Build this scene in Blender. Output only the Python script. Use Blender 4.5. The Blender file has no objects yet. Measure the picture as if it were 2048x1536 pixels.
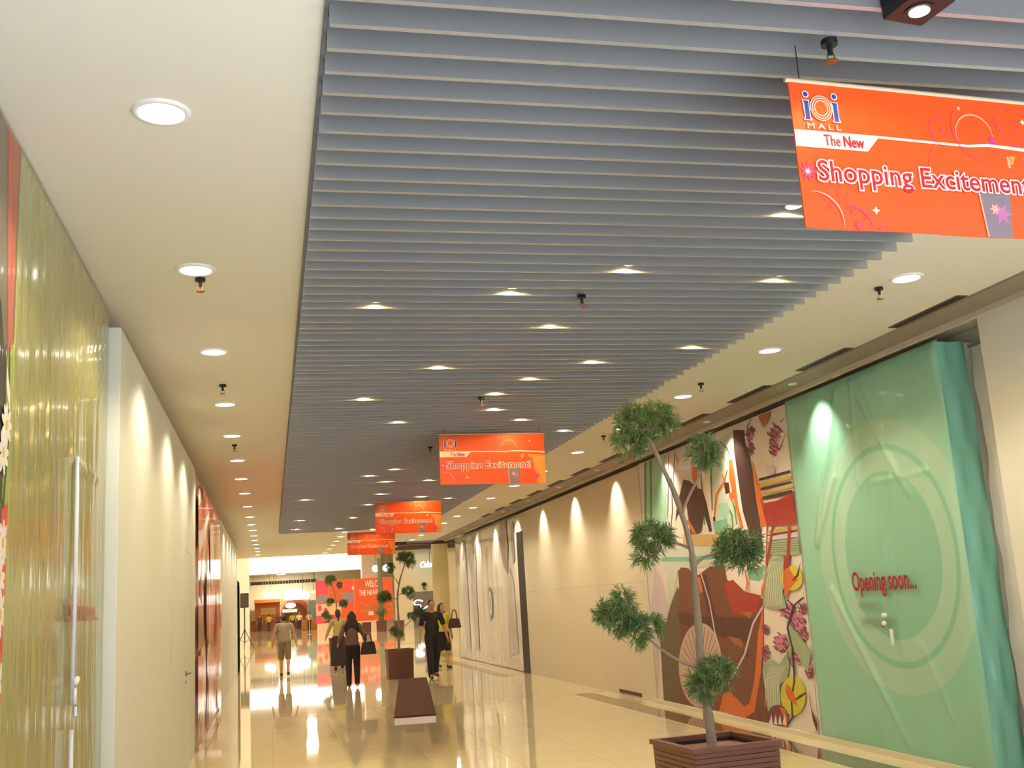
import bpy, bmesh, math, random
from mathutils import Vector, Matrix, noise
random.seed(7)
C = bpy.context.scene
COL = C.collection
R = math.radians
PI = math.pi

# ------------------------------------------------------------------ camera
CAM = Vector((0, 0, 1.6)); F = 2087.3
_y, _p, _r = R(13.426), R(11.664), R(-3.479)
_right = Vector((math.cos(_y), -math.sin(_y), 0))
_fwd = Vector((math.sin(_y) * math.cos(_p), math.cos(_y) * math.cos(_p), math.sin(_p)))
_up = _right.cross(_fwd)
_R2 = math.cos(_r) * _right + math.sin(_r) * _up
_U2 = -math.sin(_r) * _right + math.cos(_r) * _up
cam = bpy.data.objects.new('camera', bpy.data.cameras.new('camera'))
COL.objects.link(cam)
m3 = Matrix((_R2, _U2, -_fwd)).transposed()
cam.matrix_world = Matrix.Translation(CAM) @ m3.to_4x4()
cam.data.sensor_width = 36.0
cam.data.lens = F / 2048 * 36.0
cam.data.clip_end = 400
C.camera = cam

# ------------------------------------------------------------------ view, world (daylight entering behind the camera)
C.view_settings.view_transform = 'Standard'
C.view_settings.look = 'None'
C.view_settings.gamma = 1
C.view_settings.exposure = 0.35
C.view_settings.use_curve_mapping = False
w = bpy.data.worlds.new('daylight'); C.world = w; w.use_nodes = True
w.node_tree.nodes['Background'].inputs[0].default_value = (0.74, 0.85, 1.0, 1)
w.node_tree.nodes['Background'].inputs[1].default_value = 1.7
WARM = (1.0, 0.90, 0.70)
YEL = (1.0, 0.68, 0.24)

sun = bpy.data.objects.new('sun', bpy.data.lights.new('sun', 'SUN')); COL.objects.link(sun)
sun.data.energy = 10.0; sun.data.color = (0.90, 0.96, 1.0); sun.data.angle = R(3)  # added for cool bounce: lands on the unseen floor patch near the camera
sun.rotation_euler = Vector((0, .32, -1)).to_track_quat('-Z', 'Y').to_euler()

def ray(px, py):
    return _R2 * ((px - 1024) / F) - _U2 * ((py - 768) / F) + _fwd
def hit(px, py, ax, v):
    d = ray(px, py); return CAM + d * ((v - CAM[ax]) / d[ax])

# ------------------------------------------------------------------ helpers
def lin(c):
    return tuple(((x / 255) / 12.92 if x / 255 <= 0.04045 else ((x / 255 + 0.055) / 1.055) ** 2.4) for x in c)

MATS = {}
def mat(name, col, rough=0.6, spec=0.5, metal=0.0, coat=0.0, emit=None, es=0.0, bump=None, vary=0.0, alpha=1.0, trans=0.0):
    """col in linear; bump = (scale vec, strength, distance)"""
    if name in MATS: return MATS[name]
    m = bpy.data.materials.new(name); m.use_nodes = True
    nt = m.node_tree; b = nt.nodes['Principled BSDF']
    b.inputs['Base Color'].default_value = (*col, 1)
    b.inputs['Roughness'].default_value = rough
    b.inputs['Specular IOR Level'].default_value = spec
    b.inputs['Metallic'].default_value = metal
    b.inputs['Coat Weight'].default_value = coat
    b.inputs['Coat Roughness'].default_value = 0.08
    b.inputs['Alpha'].default_value = alpha
    b.inputs['Transmission Weight'].default_value = trans
    if emit:
        b.inputs['Emission Color'].default_value = (*emit, 1)
        b.inputs['Emission Strength'].default_value = es
    if bump or vary:
        tc = nt.nodes.new('ShaderNodeTexCoord')
        mp = nt.nodes.new('ShaderNodeMapping'); nt.links.new(tc.outputs['Object'], mp.inputs[0])
        nz = nt.nodes.new('ShaderNodeTexNoise'); nt.links.new(mp.outputs[0], nz.inputs['Vector'])
        nz.inputs['Detail'].default_value = 4
        sc = bump[0] if bump else (3, 3, 3)
        mp.inputs['Scale'].default_value = sc
        nz.inputs['Scale'].default_value = 1.0
        if bump:
            bp = nt.nodes.new('ShaderNodeBump'); nt.links.new(nz.outputs[0], bp.inputs['Height'])
            bp.inputs['Strength'].default_value = bump[1]; bp.inputs['Distance'].default_value = bump[2]
            nt.links.new(bp.outputs[0], b.inputs['Normal'])
            if coat: nt.links.new(bp.outputs[0], b.inputs['Coat Normal'])
        if vary:
            mx = nt.nodes.new('ShaderNodeMix'); mx.data_type = 'RGBA'
            mx.inputs['A'].default_value = (*[c * (1 - vary) for c in col], 1)
            mx.inputs['B'].default_value = (*[min(1, c * (1 + vary)) for c in col], 1)
            nt.links.new(nz.outputs[0], mx.inputs['Factor']); nt.links.new(mx.outputs['Result'], b.inputs['Base Color'])
    MATS[name] = m
    return m

def flat(rgb, rough=0.55, coat=0.0):
    """a printed ink of one sRGB colour"""
    return mat('ink_%02x%02x%02x%d' % (*rgb, int(coat * 10)), lin(rgb), rough=rough, coat=coat, bump=((0.6, 9, 1.2), 0.5, 0.02) if coat else None)

def link(name, me, m, parent=None, loc=None):
    o = bpy.data.objects.new(name, me); COL.objects.link(o)
    if m is not None:
        for x in (m if isinstance(m, (list, tuple)) else [m]): me.materials.append(x)
    if parent: o.parent = parent
    if loc: o.location = loc
    return o
def obj(name, bm, m, parent=None, smooth=False, loc=None):
    me = bpy.data.meshes.new(name); bmesh.ops.recalc_face_normals(bm, faces=bm.faces); bm.to_mesh(me); bm.free()
    if smooth:
        for p in me.polygons: p.use_smooth = True
    return link(name, me, m, parent, loc)
def tag(o, label, cat, group=None, kind=None):
    if label: o['label'] = label
    if cat: o['category'] = cat
    if group: o['group'] = group
    if kind: o['kind'] = kind
    return o
def struct(o): o['kind'] = 'structure'; return o
def thing(name, label, cat, loc=(0, 0, 0), rz=0.0, group=None):
    o = bpy.data.objects.new(name, None); COL.objects.link(o); o.empty_display_size = 0.1
    o.location = loc; o.rotation_euler = (0, 0, rz)
    return tag(o, label, cat, group)
def dup(root, loc, label, rz=None, group=None, scale=None):
    r = root.copy(); COL.objects.link(r); r.location = loc
    if rz is not None: r.rotation_euler = (0, 0, rz)
    if scale: r.scale = (scale,) * 3
    if label: r['label'] = label
    if group: r['group'] = group
    for ch in list(root.children):
        c = ch.copy(); COL.objects.link(c); c.parent = r
        for g in list(ch.children):
            d = g.copy(); COL.objects.link(d); d.parent = c
    return r

def bx(bm, x0, x1, y0, y1, z0, z1, mi=0, bev=0.0):
    r = bmesh.ops.create_cube(bm, size=1)
    vs = r['verts']
    for v in vs:
        v.co = Vector((x0 + (v.co.x + .5) * (x1 - x0), y0 + (v.co.y + .5) * (y1 - y0), z0 + (v.co.z + .5) * (z1 - z0)))
    fs = {f for v in vs for f in v.link_faces}
    for f in fs: f.material_index = mi
    if bev > 0:
        es = list({e for v in vs for e in v.link_edges})
        bmesh.ops.bevel(bm, geom=es, offset=bev, segments=2, affect='EDGES', profile=.5)
    return vs
def box(name, x0, x1, y0, y1, z0, z1, m, parent=None, bev=0.0):
    bm = bmesh.new(); bx(bm, x0, x1, y0, y1, z0, z1, 0, bev); return obj(name, bm, m, parent)
def cyl(bm, p, r, h, r2=None, seg=24, axis='Z', mi=0):
    r2 = r if r2 is None else r2
    mtx = Matrix.Translation(Vector(p) + {'Z': Vector((0, 0, h / 2)), 'Y': Vector((0, h / 2, 0)), 'X': Vector((h / 2, 0, 0))}[axis])
    if axis == 'Y': mtx = mtx @ Matrix.Rotation(-PI / 2, 4, 'X')
    if axis == 'X': mtx = mtx @ Matrix.Rotation(PI / 2, 4, 'Y')
    q = bmesh.ops.create_cone(bm, cap_ends=True, segments=seg, radius1=r, radius2=r2, depth=h, matrix=mtx)
    for v in q['verts']:
        for f in v.link_faces: f.material_index = mi
    return q['verts']
def ell(bm, c, rad, seg=16, rot=None):
    m = Matrix.Translation(Vector(c))
    if rot is not None: m = m @ rot
    m = m @ Matrix.Diagonal((*rad, 1))
    return bmesh.ops.create_uvsphere(bm, u_segments=seg, v_segments=max(6, seg // 2), radius=1, matrix=m)['verts']
def tube(bm, pts, rads, seg=10):
    pts = [Vector(p) for p in pts]; rings = []
    n = len(pts)
    for i, p in enumerate(pts):
        t = (pts[min(i + 1, n - 1)] - pts[max(i - 1, 0)]).normalized()
        a = t.cross(Vector((0.13, 1, 0.07))).normalized(); b = t.cross(a)
        r = rads[i] if isinstance(rads, (list, tuple)) else rads
        rings.append([bm.verts.new(p + (a * math.cos(2 * PI * k / seg) + b * math.sin(2 * PI * k / seg)) * r) for k in range(seg)])
    for i in range(n - 1):
        for k in range(seg):
            bm.faces.new((rings[i][k], rings[i][(k + 1) % seg], rings[i + 1][(k + 1) % seg], rings[i + 1][k]))
    bm.faces.new(rings[0][::-1]); bm.faces.new(rings[-1])
def smooth_path(pts, sub=6):
    out = []; n = len(pts); P = [Vector(p) for p in pts]
    for i in range(n - 1):
        p0, p1, p2, p3 = P[max(i - 1, 0)], P[i], P[i + 1], P[min(i + 2, n - 1)]
        for k in range(sub):
            t = k / sub
            out.append(.5 * ((2 * p1) + (-p0 + p2) * t + (2 * p0 - 5 * p1 + 4 * p2 - p3) * t * t + (-p0 + 3 * p1 - 3 * p2 + p3) * t ** 3))
    out.append(P[-1]); return out

def text_bm(s, size, sx=1.0, extrude=0.0, offset=0.0, align='LEFT', font_res=3, spacing=1.0, shear=0.0):
    cu = bpy.data.curves.new('t', 'FONT'); cu.body = s; cu.size = size; cu.extrude = extrude; cu.offset = offset
    cu.align_x = align; cu.resolution_u = font_res; cu.space_character = spacing; cu.shear = shear
    o = bpy.data.objects.new('t', cu); COL.objects.link(o)
    dg = bpy.context.evaluated_depsgraph_get(); dg.update()
    me = bpy.data.meshes.new_from_object(o.evaluated_get(dg))
    bm = bmesh.new(); bm.from_mesh(me)
    bpy.data.objects.remove(o); bpy.data.curves.remove(cu); bpy.data.meshes.remove(me)
    for v in bm.verts: v.co.x *= sx
    return bm
def text_w(bm): 
    xs = [v.co.x for v in bm.verts]; return min(xs), max(xs)
def fit_text(s, u0, u1, v, size, mtx, name, m, parent, offset=0.0, extrude=0.0004, d=0.0, **k):
    """text spanning u0..u1 with its baseline at v; mtx maps (u, v, out) to the parent's space"""
    b0 = text_bm(s, size, offset=0, **k); a, b = text_w(b0); b0.free()
    bm = text_bm(s, size, offset=offset, extrude=extrude, **k)
    sc = (u1 - u0) / (b - a)
    for q in bm.verts:
        q.co = mtx @ Vector((u0 + (q.co.x - a) * sc, v + q.co.y, d + q.co.z))
    return obj(name, bm, m, parent)

def poly_mesh(name, layers, mtx, mats, parent, step=0.00004, d0=0.0006):
    """stack of printed patches: layers = [(material index, [(u, v)...])]; mtx maps (u, v, out)"""
    bm = bmesh.new()
    for i, (mi, pts) in enumerate(layers):
        vs = [bm.verts.new(mtx @ Vector((p[0], p[1], d0 + step * i))) for p in pts]
        try: f = bm.faces.new(vs)
        except ValueError: continue
        f.material_index = mi
        f.normal_update()
        if f.normal.dot(mtx.to_3x3() @ Vector((0, 0, 1))) < 0: f.normal_flip()
    bmesh.ops.triangulate(bm, faces=[f for f in bm.faces if len(f.verts) > 4])
    me = bpy.data.meshes.new(name); bm.to_mesh(me); bm.free()
    return link(name, me, mats, parent)
def ellipse(cx, cy, rx, ry, n=24, a0=0, a1=2 * PI):
    return [(cx + rx * math.cos(a0 + (a1 - a0) * i / n), cy + ry * math.sin(a0 + (a1 - a0) * i / n)) for i in range(n if a1 - a0 > 6.28 else n + 1)]
def stroke(pts, wd, taper=False):
    """outline polygon of a drawn line"""
    L, Rr = [], []; n = len(pts)
    for i in range(n):
        a = Vector(pts[max(i - 1, 0)]); b = Vector(pts[min(i + 1, n - 1)]); t = (b - a).normalized(); q = Vector((-t.y, t.x))
        ww = wd * (math.sin(PI * (i + .5) / n) * .9 + .1 if taper else 1) / 2
        p = Vector(pts[i]); L.append(tuple(p + q * ww)); Rr.append(tuple(p - q * ww))
    return L + Rr[::-1]
ORD = ['nearest the camera', 'second', 'third', 'fourth', 'fifth', 'sixth', 'seventh', 'eighth', 'ninth', 'tenth', 'eleventh', 'twelfth', 'thirteenth',
       'fourteenth', 'fifteenth', 'sixteenth', 'seventeenth', 'eighteenth', 'nineteenth', 'twentieth', 'twenty-first', 'twenty-second', 'twenty-third',
       'twenty-fourth', 'twenty-fifth', 'twenty-sixth', 'twenty-seventh', 'twenty-eighth', 'twenty-ninth', 'thirtieth', 'thirty-first', 'thirty-second']

# ------------------------------------------------------------------ common materials
PAINT = mat('cream_paint', lin((224, 219, 202)), rough=.7, vary=.02, bump=((1.5, 1.5, 1.5), .05, .02))
CEIL = mat('ceiling_paint', lin((224, 216, 200)), rough=.8)
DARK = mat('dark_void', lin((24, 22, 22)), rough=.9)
GREYM = mat('grey_metal', lin((128, 120, 112)), rough=.45, metal=.3)
BLACK = mat('black_plastic', lin((22, 22, 24)), rough=.4)
WHITE = mat('white_board', lin((222, 222, 210)), rough=.5, vary=.015)
STEEL = mat('brushed_steel', lin((150, 146, 146)), rough=.25, metal=.9, bump=((2, 2, 60), .1, .005))
CHROME = mat('chrome', lin((200, 200, 200)), rough=.12, metal=1)
BRASS = mat('brass', lin((170, 120, 70)), rough=.3, metal=.9)
LAMP = mat('lamp_glow', (1, .95, .85), emit=(1, .93, .78), es=9)
LAMPY = mat('lamp_glow_yellow', (1, .9, .6), emit=(1, .80, .36), es=3.5)
TRIMW = mat('white_trim', lin((235, 232, 225)), rough=.35)

# ------------------------------------------------------------------ floor
def floor_mat():
    m = bpy.data.materials.new('polished_tile'); m.use_nodes = True; nt = m.node_tree; b = nt.nodes['Principled BSDF']
    tc = nt.nodes.new('ShaderNodeTexCoord')
    br = nt.nodes.new('ShaderNodeTexBrick'); nt.links.new(tc.outputs['Object'], br.inputs['Vector'])
    br.offset = 0; br.inputs['Scale'].default_value = 1.0
    br.inputs['Brick Width'].default_value = .8; br.inputs['Row Height'].default_value = .8
    br.inputs['Mortar Size'].default_value = .0025; br.inputs['Mortar Smooth'].default_value = .1
    br.inputs['Color1'].default_value = (*lin((222, 205, 166)), 1); br.inputs['Color2'].default_value = (*lin((226, 210, 172)), 1)
    br.inputs['Mortar'].default_value = (*lin((168, 150, 115)), 1)
    nz = nt.nodes.new('ShaderNodeTexNoise'); nz.inputs['Scale'].default_value = 2.2; nz.inputs['Detail'].default_value = 6
    nt.links.new(tc.outputs['Object'], nz.inputs['Vector'])
    mx = nt.nodes.new('ShaderNodeMix'); mx.data_type = 'RGBA'; mx.blend_type = 'MULTIPLY'; mx.inputs['Factor'].default_value = .12
    nt.links.new(br.outputs['Color'], mx.inputs['A']); nt.links.new(nz.outputs[0], mx.inputs['B'])
    nt.links.new(mx.outputs['Result'], b.inputs['Base Color'])
    b.inputs['Roughness'].default_value = .035; b.inputs['Specular IOR Level'].default_value = .75
    nb = nt.nodes.new('ShaderNodeTexNoise'); nb.inputs['Scale'].default_value = 1.6; nt.links.new(tc.outputs['Object'], nb.inputs['Vector'])
    bp = nt.nodes.new('ShaderNodeBump'); bp.inputs['Strength'].default_value = .05; bp.inputs['Distance'].default_value = .01
    nt.links.new(nb.outputs[0], bp.inputs['Height']); nt.links.new(bp.outputs[0], b.inputs['Normal'])
    return m
FLOOR = floor_mat()
struct(box('floor', -12, 20, -6, 114.4, -.1, 0, FLOOR))
INLAY = mat('brown_inlay', lin((112, 92, 62)), rough=.05, spec=.7, vary=.08)
struct(box('trim_1', 4.9, 5.22, -3, 17.4, 0, .0012, INLAY))
struct(box('trim_bounce', -1.14, 4.88, -6, 2.75, 0, .0015, mat('pale_bounce_floor', lin((214, 218, 220)), rough=.5, vary=.05)))  # added unseen pale patch, bounces cool sunlight up to ceiling and baffles
struct(box('trim_2', 4.75, 5.05, 22.6, 31, 0, .0012, INLAY))

# ------------------------------------------------------------------ room shell
XL, XR = -1.15, 5.9
struct(box('wall_left', -1.4, XL, -1.2, 37.5, 0, 4.2, PAINT))
struct(box('wall_right', XR, XR + .25, -1.2, 33.2, 0, 4.2, PAINT))
bm = bmesh.new()
bx(bm, XL, .2, 1.5, 38.6, 3.6, 3.7)
bx(bm, 3.72, 5.06, 1.5, 33.2, 3.6, 3.7)
bx(bm, .2, 3.72, 26.62, 38.6, 3.6, 3.7)
bx(bm, 3.72, 4.2, 33.2, 38.6, 3.6, 3.7)
bx(bm, 5.06, XR, 1.5, 33.2, 3.64, 3.74)
bx(bm, .2, 3.72, 1.5, 1.9, 3.6, 3.7)
struct(obj('ceiling', bm, CEIL))
# dark plenum above the baffles
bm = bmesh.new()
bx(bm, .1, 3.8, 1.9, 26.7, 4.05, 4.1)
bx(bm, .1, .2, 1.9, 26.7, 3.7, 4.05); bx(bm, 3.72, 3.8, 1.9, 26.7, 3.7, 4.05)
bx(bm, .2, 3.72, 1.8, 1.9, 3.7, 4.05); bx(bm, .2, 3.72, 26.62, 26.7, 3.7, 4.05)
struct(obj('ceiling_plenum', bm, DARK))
# bulkhead along the right wall, coloured darker than the ceiling
BULK = mat('bulkhead_grey_brown', lin((140, 126, 112)), rough=.6)
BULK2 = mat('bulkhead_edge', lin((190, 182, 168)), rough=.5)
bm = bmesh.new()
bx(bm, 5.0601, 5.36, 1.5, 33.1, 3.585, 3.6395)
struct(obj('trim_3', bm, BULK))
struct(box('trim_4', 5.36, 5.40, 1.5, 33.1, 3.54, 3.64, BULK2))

# ------------------------------------------------------------------ baffle ceiling
BAFF = mat('grey_baffle', lin((176, 176, 178)), rough=.36, metal=.5, spec=.5)
baf = thing('baffle_ceiling', 'long grey ceiling panel of parallel metal baffles down the middle of the corridor', 'ceiling panel')
bm = bmesh.new()
y = 2.875
while y < 26.55:
    dz = random.uniform(-.002, .002)
    if random.random() < .06: dz += .012
    r = bx(bm, .215, 3.70, y, y + .024, 3.52 + dz, 3.645)
    y += .1625 + random.uniform(-.0015, .0015)
obj('baffle_blades', bm, BAFF, baf)
bm = bmesh.new()
bx(bm, .2, .214, 1.92, 26.6, 3.585, 3.70); bx(bm, 3.706, 3.718, 1.92, 26.6, 3.602, 3.70)
bx(bm, .214, 3.706, 26.585, 26.6, 3.56, 3.70)
for xx in (1.1, 2.8):
    bx(bm, xx, xx + .03, 2.7, 26.5, 3.646, 3.68)
obj('edge_frame', bm, mat('frame_grey', lin((96, 98, 104)), rough=.5), baf)

# ------------------------------------------------------------------ lights
def light(name, kind, loc, energy, color, parent=None, size=.06, spot=None, blend=.3, aim=None):
    ld = bpy.data.lights.new(name, kind); ld.energy = energy; ld.color = color
    ld.shadow_soft_size = size
    if kind == 'SPOT': ld.spot_size = R(spot); ld.spot_blend = blend
    o = bpy.data.objects.new(name, ld); COL.objects.link(o); o.location = loc
    if aim is not None: o.rotation_euler = Vector(aim).to_track_quat('-Z', 'Y').to_euler()
    if parent: o.parent = parent
    return o
def make_downlight():
    t = thing('downlight', 'x', 'light')
    bm = bmesh.new()
    n = 32; ro, ri = .115, .092
    a = [[bm.verts.new((math.cos(2 * PI * k / n) * r, math.sin(2 * PI * k / n) * r, z)) for k in range(n)] for r, z in ((ro, 0), (ro - .004, -.010), (ri, -.012), (ri - .006, .0))]
    for i in range(3):
        for k in range(n): bm.faces.new((a[i][k], a[i][(k + 1) % n], a[i + 1][(k + 1) % n], a[i + 1][k]))
    obj('trim_ring', bm, TRIMW, t, smooth=True)
    bm = bmesh.new(); cyl(bm, (0, 0, -.006), ri - .004, .005, seg=28)
    obj('lamp', bm, LAMP, t)
    light('lamp_beam', 'SPOT', (0, 0, -.03), 62, WARM, t, size=.07, spot=134, blend=.45)
    return t
DL = make_downlight()
L_Y = [4.07, 6.08, 8.08, 10.18, 12.03, 14.0, 15.95, 17.9, 20.1, 22.3, 24.2, 25.9, 27.7, 29.4, 31.2, 33.0, 34.8, 36.6]
R_Y = [4.05, 6.07, 8.13, 10.15, 12.14, 14.14, 16.2, 18.2, 20.28, 22.2, 24.23, 26.2, 28.3, 30.4, 32.4]
first = True
for i, yy in enumerate(L_Y):
    lab = 'round white recessed downlight in the left ceiling strip, ' + (ORD[i] if i == 0 else ORD[i] + ' from the camera')
    if first: DL.location = (-.405, yy, 3.6); DL['label'] = lab; DL['group'] = 'downlights in the left ceiling strip'; first = False
    else: dup(DL, (-.405, yy, 3.6), lab)
for i, yy in enumerate(R_Y):
    dup(DL, (4.27, yy, 3.6), 'round white recessed downlight in the right ceiling strip, ' + (ORD[i] if i == 0 else ORD[i] + ' from the camera'), group='downlights in the right ceiling strip')
for i, (xx, yy) in enumerate(((1.9, 27.8), (1.9, 29.5), (1.9, 31.4), (1.9, 33.2), (1.9, 35.2), (1.87, 37.4))):
    dup(DL, (xx, yy, 3.6), 'round white downlight in the middle row past the baffles, ' + (ORD[i] if i == 0 else ORD[i] + ' in the row'), group='downlights in the middle row past the baffles')
def make_bspot():
    t = thing('baffle_spotlight', 'x', 'spotlight')
    bm = bmesh.new(); cyl(bm, (0, 0, 0), .05, .08, seg=20)
    obj('can', bm, GREYM, t)
    bm = bmesh.new(); cyl(bm, (0, 0, -.004), .042, .004, seg=20)
    obj('lamp', bm, LAMPY, t)
    light('lamp_beam', 'SPOT', (0, 0, -.012), 17, YEL, t, size=.03, spot=172, blend=.2)
    return t
BS = make_bspot()
BSP = [(2.15, 5.57), (1.53, 6.06), (.69, 6.41), (2.02, 6.88), (3.24, 5.72), (2.73, 4.74), (3.4, 7.56), (1.39, 8.21), (2.69, 8.07), (2.3, 8.73), (2.12, 9.39),
       (2.27, 10.24), (2.71, 10.9), (1.35, 10.85), (.88, 9.55), (3.43, 11.6), (1.76, 14.74), (1.44, 15.32), (1.78, 16.12), (2.45, 16.17), (1.89, 18.0), (2.68, 18.6),
       (3.26, 19.1), (.6, 18.54), (1.82, 19.8), (.64, 22.64), (1.72, 22.54), (1.61, 25.4), (2.5, 26.2), (.6, 25.2)]
BSP.sort(key=lambda p: p[1])
for i, (xx, yy) in enumerate(BSP):
    k = round((yy - 2.875) / .1625); yy = 2.875 + .1625 * k + .09
    lab = 'small warm yellow spotlight glowing between the grey baffles, ' + (ORD[i] if i == 0 else ORD[i] + ' counted from the camera')
    if i == 0: BS.location = (xx, yy, 3.556); BS['label'] = lab; BS['group'] = 'yellow spotlights between the baffles'
    else: dup(BS, (xx, yy, 3.556), lab)
# wall washers over the right hoardings
def make_washer():
    t = thing('wall_washer', 'x', 'light')
    bm = bmesh.new(); cyl(bm, (0, 0, -.012), .045, .012, seg=20); obj('trim_ring', bm, TRIMW, t)
    light('lamp_beam', 'SPOT', (0, 0, -.04), 75, WARM, t, size=.04, spot=80, blend=1.0, aim=(.42, 0, -1))
    return t
WW = make_washer()
for i, yy in enumerate((9.5, 11.7, 13.9, 16.2, 18.6, 21.0, 23.4, 25.8, 28.3, 30.6)):
    lab = 'small recessed wall washer in the right bulkhead, ' + (ORD[i] if i == 0 else ORD[i] + ' from the camera')
    if i == 0: WW.location = (5.2, yy, 3.585); WW['label'] = lab; WW['group'] = 'wall washers in the right bulkhead'
    else: dup(WW, (5.2, yy, 3.585), lab)
# black square spotlight at the start of the baffles
t = thing('surface_spotlight', 'black square spotlight box lit warm at the near end of the grey baffles', 'spotlight', (2.165, 2.79, 3.6), R(8))
box('housing', -.085, .085, -.075, .095, -.13, .06, BLACK, t, bev=.008)
bm = bmesh.new(); cyl(bm, (0, 0.01, -.136), .034, .006, seg=24); obj('lamp', bm, mat('lamp_glow_hot', (1, .95, .8), emit=(1, .88, .6), es=14), t)
bm = bmesh.new(); cyl(bm, (0, 0.01, -.134), .05, .005, seg=24); obj('bezel', bm, BLACK, t)
light('lamp_beam', 'SPOT', (0, .01, -.15), 6, YEL, t, size=.03, spot=150, blend=.3)

# ------------------------------------------------------------------ sprinklers
def make_sprinkler():
    t = thing('sprinkler_head', 'x', 'sprinkler')
    bm = bmesh.new(); cyl(bm, (0, 0, -.02), .03, .02, seg=16); cyl(bm, (0, 0, -.055), .010, .04, seg=10); obj('body', bm, BLACK, t)
    bm = bmesh.new(); cyl(bm, (0, 0, -.085), .024, .003, seg=14); tube(bm, [(-.012, 0, -.05), (-.015, 0, -.068), (0, 0, -.084)], .0025, 6); tube(bm, [(.012, 0, -.05), (.015, 0, -.068), (0, 0, -.084)], .0025, 6)
    obj('deflector', bm, BRASS, t)
    return t
SP = make_sprinkler()
for i, (xx, yy, zz, lab) in enumerate([(2.0, 3.10, 3.52, 'small brass sprinkler head under the nearest grey baffles'), (2.0, 6.28, 3.52, 'brass sprinkler head in the baffles, second from the camera'),
        (1.99, 9.65, 3.52, 'small sprinkler head in the baffles left of the two middle yellow lights'), (1.95, 12.75, 3.52, 'far sprinkler head in the baffles just left of the second banner'),
        (-.39, 6.25, 3.6, 'sprinkler head in the left ceiling just past the second downlight'), (-.39, 9.3, 3.6, 'sprinkler head in the left ceiling between third and fourth downlights'),
        (-.4, 12.7, 3.6, 'sprinkler head in the left ceiling just past the fifth downlight'), (4.2, 6.3, 3.6, 'sprinkler head in the right ceiling strip beside the nearest visible downlight'),
        (4.2, 9.5, 3.6, 'sprinkler head in the right ceiling strip above the potted tree'), (4.2, 12.7, 3.6, 'sprinkler head in the right ceiling strip beyond the potted tree')]):
    if i == 0: SP.location = (xx, yy, zz); SP['label'] = lab; SP['group'] = 'ceiling sprinklers'
    else: dup(SP, (xx, yy, zz), lab)

# ------------------------------------------------------------------ linear air vents
def make_vent():
    t = thing('air_vent', 'x', 'vent')
    bm = bmesh.new()
    bx(bm, 0, .09, 0, .012, -.008, 0); bx(bm, 0, .09, .888, .9, -.008, 0); bx(bm, 0, .010, .012, .888, -.008, 0); bx(bm, .08, .09, .012, .888, -.008, 0)
    obj('frame', bm, mat('vent_frame', lin((90, 80, 70)), rough=.5), t)
    bm = bmesh.new(); bx(bm, .01, .08, .012, .888, -.002, 0); obj('opening', bm, mat('vent_dark', lin((52, 40, 34)), rough=.8), t)
    bm = bmesh.new()
    for q in (.03, .055): bx(bm, q, q + .004, .012, .888, -.006, -.002)
    obj('blades', bm, mat('vent_blade', lin((70, 58, 48)), rough=.5), t)
    return t
AV = make_vent()
for i in range(12):
    yy = 6.47 + 1.59 * i
    lab = 'dark slim linear air vent along the right ceiling edge, ' + (ORD[i] if i == 0 else ORD[i] + ' from the camera')
    if i == 0: AV.location = (4.95, yy, 3.6); AV['label'] = lab; AV['group'] = 'linear air vents along the right ceiling edge'
    else: dup(AV, (4.95, yy, 3.6), lab)

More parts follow.
